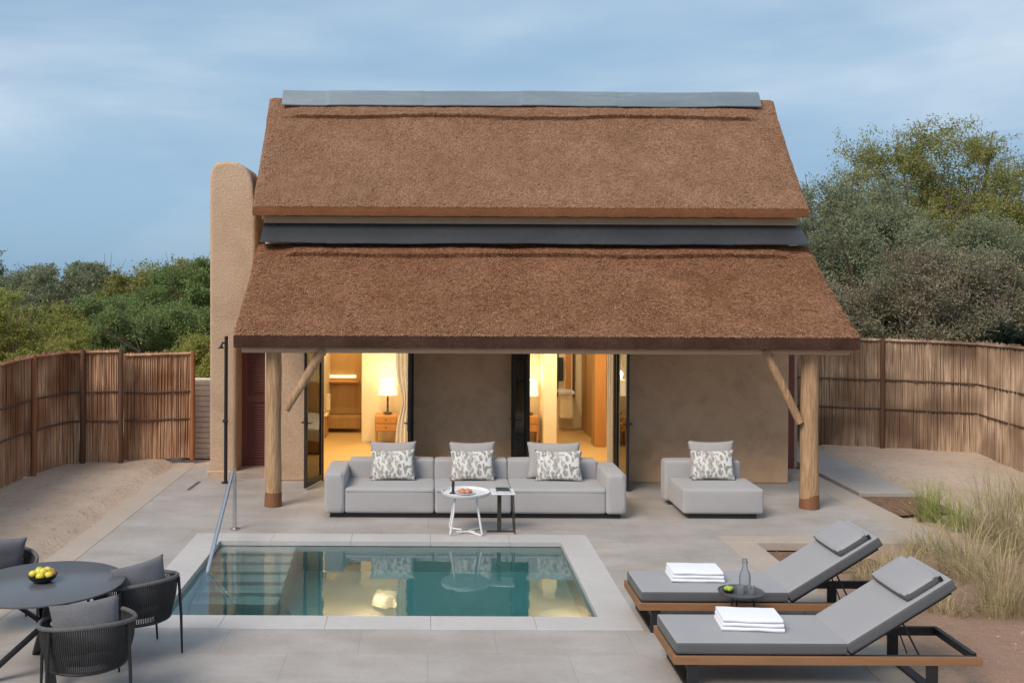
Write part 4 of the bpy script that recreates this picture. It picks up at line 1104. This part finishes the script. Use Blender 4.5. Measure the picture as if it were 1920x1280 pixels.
T_('dry_bush', 'brownish leafless thicket behind the middle of the right fence', 1745, 22.3, 4.1, 1.7, M['leaf_dry'], 16, 1.8, group='dry thickets behind the right fence', dry=True, cat='bush')
T_('dry_bush', 'brownish twiggy bush beside the right end of the lower roof', 1600, 22.6, 3.3, 1.3, M['leaf_dry'], 17, 1.6, group='dry thickets behind the right fence', dry=True, cat='bush')
T_('dry_bush', 'brownish twiggy bush left of the dark bush at the right edge', 1850, 22.6, 3.9, 1.2, M['leaf_dry'], 18, 1.5, group='dry thickets behind the right fence', dry=True, cat='bush')
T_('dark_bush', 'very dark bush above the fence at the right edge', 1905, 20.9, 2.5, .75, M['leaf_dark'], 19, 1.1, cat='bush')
T_('scrub_tree', 'green shrub low beside the lower roof corner', 1655, 21.8, 2.3, .8, M['leaf_green'], 20, .8, group=RGp, cat='bush', leafsize=.8)
# distant scrub closing the horizon
rg = np.random.default_rng(5); N = 90000
X = rg.uniform(-75, 75, N); Yd_ = rg.uniform(55, 85, N); hh = 2.6+.5*np.sin(X*.35)+.4*np.sin(X*.9+1)+.3*np.sin(X*2.1)
Z = hh*rg.uniform(0,1,N)**.7; Dd = rg.normal(0,1,(N,3)); Dd /= np.linalg.norm(Dd,axis=1)[:,None]
V = leaf_quads(np.stack([X,Yd_,Z],1), Dd, rg.uniform(.3,.6,N), rg.uniform(.08,.16,N))
o = npmesh('distant_scrub', V, np.arange(len(V)).reshape(-1,4), M['leaf_green']); tag(o, 'far off line of green desert scrub along the horizon', 'scrub', None, 'stuff')

def tussock(px, py, h, r, n, m, label, seedv, spread=.5):
    rg = np.random.default_rng(seedv); g = G(px, py); Vs = []; 
    n = int(n*.72); q = rg.uniform(0, 2*np.pi, n); rr = r*np.sqrt(rg.uniform(0,1,n)); b0 = np.stack([rr*np.cos(q), rr*np.sin(q), np.full(n,-.06)],1)
    out = np.stack([np.cos(q+rg.normal(0,.6,n)), np.sin(q+rg.normal(0,.6,n)), np.zeros(n)],1)
    hh = h*rg.uniform(.3,1.15,n); bend = spread*h*rg.uniform(.1,1.6,n); wv = rg.uniform(.0022,.0065,n)
    sd = np.cross(out, np.array([0,0,1.])); rows = []
    us = [0,.3,.6,.85,1]
    for u in us:
        c_ = b0+np.array([0,0,1.])[None]*(hh*(u-.28*u**3*(bend/h))).reshape(-1,1)+out*(bend*u**2.2)[:,None]
        w_ = wv*(1-u*.75); rows.append((c_-sd*w_[:,None], c_+sd*w_[:,None]))
    V = np.stack([p for rw in rows for p in rw],1).reshape(-1,3); K = 2*len(us)
    base = (np.arange(n)*K)[:,None]; F_ = []
    for i in range(len(us)-1): F_.append(base+np.array([2*i,2*i+1,2*i+3,2*i+2])[None])
    F_ = np.concatenate(F_)
    o = npmesh('grass_tussock', V, F_, m); o.location = g
    tag(o, label, 'grass clump', 'grass tussocks in the right bed'); return o
D_, Gr = M['grass_dry'], M['grass_green']
tussock(1742, 972, .62, .15, 380, Gr, 'bright green grass clump at the end of the concrete path', 1, .35)
tussock(1800, 985, .52, .28, 420, Gr, 'green and straw coloured clump just right of the bright green one', 2, .5)
tussock(1868, 1010, .95, .30, 420, D_, 'tall pale dry clump below the right fence, near the right edge', 3, .5)
tussock(1925, 1040, 1.05, .34, 440, D_, 'tall dry clump cut by the right edge', 4, .5)
tussock(1815, 1075, .78, .30, 340, D_, 'dry clump in the middle of the bed behind the near lounger', 5, .7)
tussock(1878, 1140, .80, .24, 340, D_, 'nearest large dry clump on the red soil', 6, .6)
tussock(1690, 1075, .42, .28, 380, D_, 'low dry clump right behind the raised back of the farther lounger', 7, .7)
tussock(1640, 1090, .34, .24, 300, D_, 'low dry clump between the two lounger backs', 8, .8)
tussock(1745, 1030, .40, .28, 340, D_, 'sparse dry clump at the end of the beige border', 9, .8)
tussock(1775, 1135, .28, .20, 160, D_, 'small wispy clump beside the near lounger pillow', 10, .9)
tussock(1935, 960, .8, .32, 380, D_, 'dry clump closest to the right fence at the right edge', 12, .6)
tussock(1590, 1000, .32, .12, 60, D_, 'few thin dry stalks behind the farther lounger pillow', 13, .7)
# litter / pebbles on the red soil and sand
rg = np.random.default_rng(21); m = MB(); 
for k in range(1500):
    if k < 1000: x, y = rg.uniform(4.1, 9), rg.uniform(6.5, 12.2)
    else: x, y = (rg.uniform(-6.3, -4.4), rg.uniform(8, 17.5)) if k < 1100 else (rg.uniform(6.8, 10), rg.uniform(9, 18))
    r_ = rg.uniform(.004, .012); z = .0 if x < 0 else .015
    a, b2_, c3 = rg.normal(0, r_, 3), rg.normal(0, r_, 3), rg.normal(0, r_, 3)
    p = np.array([x, y, z]); q4 = [p+a, p+b2_, p+c3, p+np.array([0,0,r_])]
    m.add(q4, [(0,1,2),(0,1,3),(1,2,3),(2,0,3)])
o = link('pebbles', m.v, m.f, M['plinth']); tag(o, 'scattered pebbles and litter on the sand and soil', 'pebbles', None, 'stuff')

# ----------------------------------------------------------------- sky + light
world = bpy.data.worlds.new('World'); scene.world = world; world.use_nodes = True
n = world.node_tree; bg = n.nodes['Background']
sky = n.nodes.new('ShaderNodeTexSky'); sky.sky_type = 'NISHITA'; sky.sun_disc = False
SUN_EL, SUN_AZ = R(44), R(220)      # azimuth measured clockwise from +Y: behind the camera, to its left
sky.sun_elevation = SUN_EL; sky.sun_rotation = SUN_AZ; sky.air_density = 1.0; sky.dust_density = 1.2; sky.ozone_density = 2.0
tc = n.nodes.new('ShaderNodeTexCoord'); mp = n.nodes.new('ShaderNodeMapping'); mp.inputs['Scale'].default_value = (1.0, 1.0, 4.5); mp.inputs['Location'].default_value = (.3, 0, .2)
n.links.new(tc.outputs['Generated'], mp.inputs[0])
t1 = n.nodes.new('ShaderNodeTexNoise'); t1.inputs['Scale'].default_value = 1.7; t1.inputs['Detail'].default_value = 6; t1.inputs['Roughness'].default_value = .52; t1.inputs['Distortion'].default_value = .4
n.links.new(mp.outputs[0], t1.inputs[0])
sx = n.nodes.new('ShaderNodeSeparateXYZ'); n.links.new(tc.outputs['Generated'], sx.inputs[0])
cov = ramp(n, t1.outputs['Fac'], .36, .66)
scl = mixrgb(n, sky.outputs[0], (.62, .66, .74), 1.0, 'MULTIPLY')
cloud = mixrgb(n, (4.2, 4.7, 5.1), (2.2, 3.2, 4.15), ramp(n, noise_tex(n, 2.6, 5, .5, (1,1,3), 'Generated'), .4, .62))
cr = n.nodes.new('ShaderNodeValToRGB'); n.links.new(sx.outputs[2], cr.inputs[0])
for p_, c_ in ((0.0, (1.35,2.3,3.35,1)), (.10, (2.3,3.2,3.85,1)), (.25, (2.75,3.5,4.1,1)), (1.0, (2.8,3.5,4.3,1))):
    e_ = cr.color_ramp.elements[0] if p_ == 0 else (cr.color_ramp.elements[1] if p_ == 1.0 else cr.color_ramp.elements.new(p_))
    e_.position = p_; e_.color = tuple(v/6 for v in c_[:3])+(1,)
base = mixrgb(n, cr.outputs[0], (6.,6.,6.), 1.0, 'MULTIPLY')
skyc = mixrgb(n, base, scl, .15)
cf = n.nodes.new('ShaderNodeMath'); cf.operation = 'MULTIPLY'; n.links.new(cov, cf.inputs[0]); n.links.new(ramp(n, sx.outputs[2], -.02, .16), cf.inputs[1])
cf2 = n.nodes.new('ShaderNodeMath'); cf2.operation = 'MULTIPLY'; n.links.new(cf.outputs[0], cf2.inputs[0]); cf2.inputs[1].default_value = .75
fin = mixrgb(n, skyc, cloud, cf2.outputs[0])
n.links.new(fin, bg.inputs[0]); bg.inputs[1].default_value = .082
sd = bpy.data.lights.new('sun', 'SUN'); sd.energy = 1.5; sd.angle = R(28); sd.color = (1, .88, .76)
so = bpy.data.objects.new('sun', sd); COL.objects.link(so)
dv = Vector((math.sin(SUN_AZ)*math.cos(SUN_EL), math.cos(SUN_AZ)*math.cos(SUN_EL), math.sin(SUN_EL)))
so.rotation_euler = dv.to_track_quat('Z', 'Y').to_euler()
scene.render.engine = 'CYCLES'
scene.view_settings.view_transform = 'Standard'; scene.view_settings.look = 'None'; scene.view_settings.exposure = 1.2; scene.view_settings.gamma = 1
cy = scene.cycles; cy.caustics_refractive = True; cy.caustics_reflective = True; cy.max_bounces = 10; cy.transmission_bounces = 8; cy.transparent_max_bounces = 16
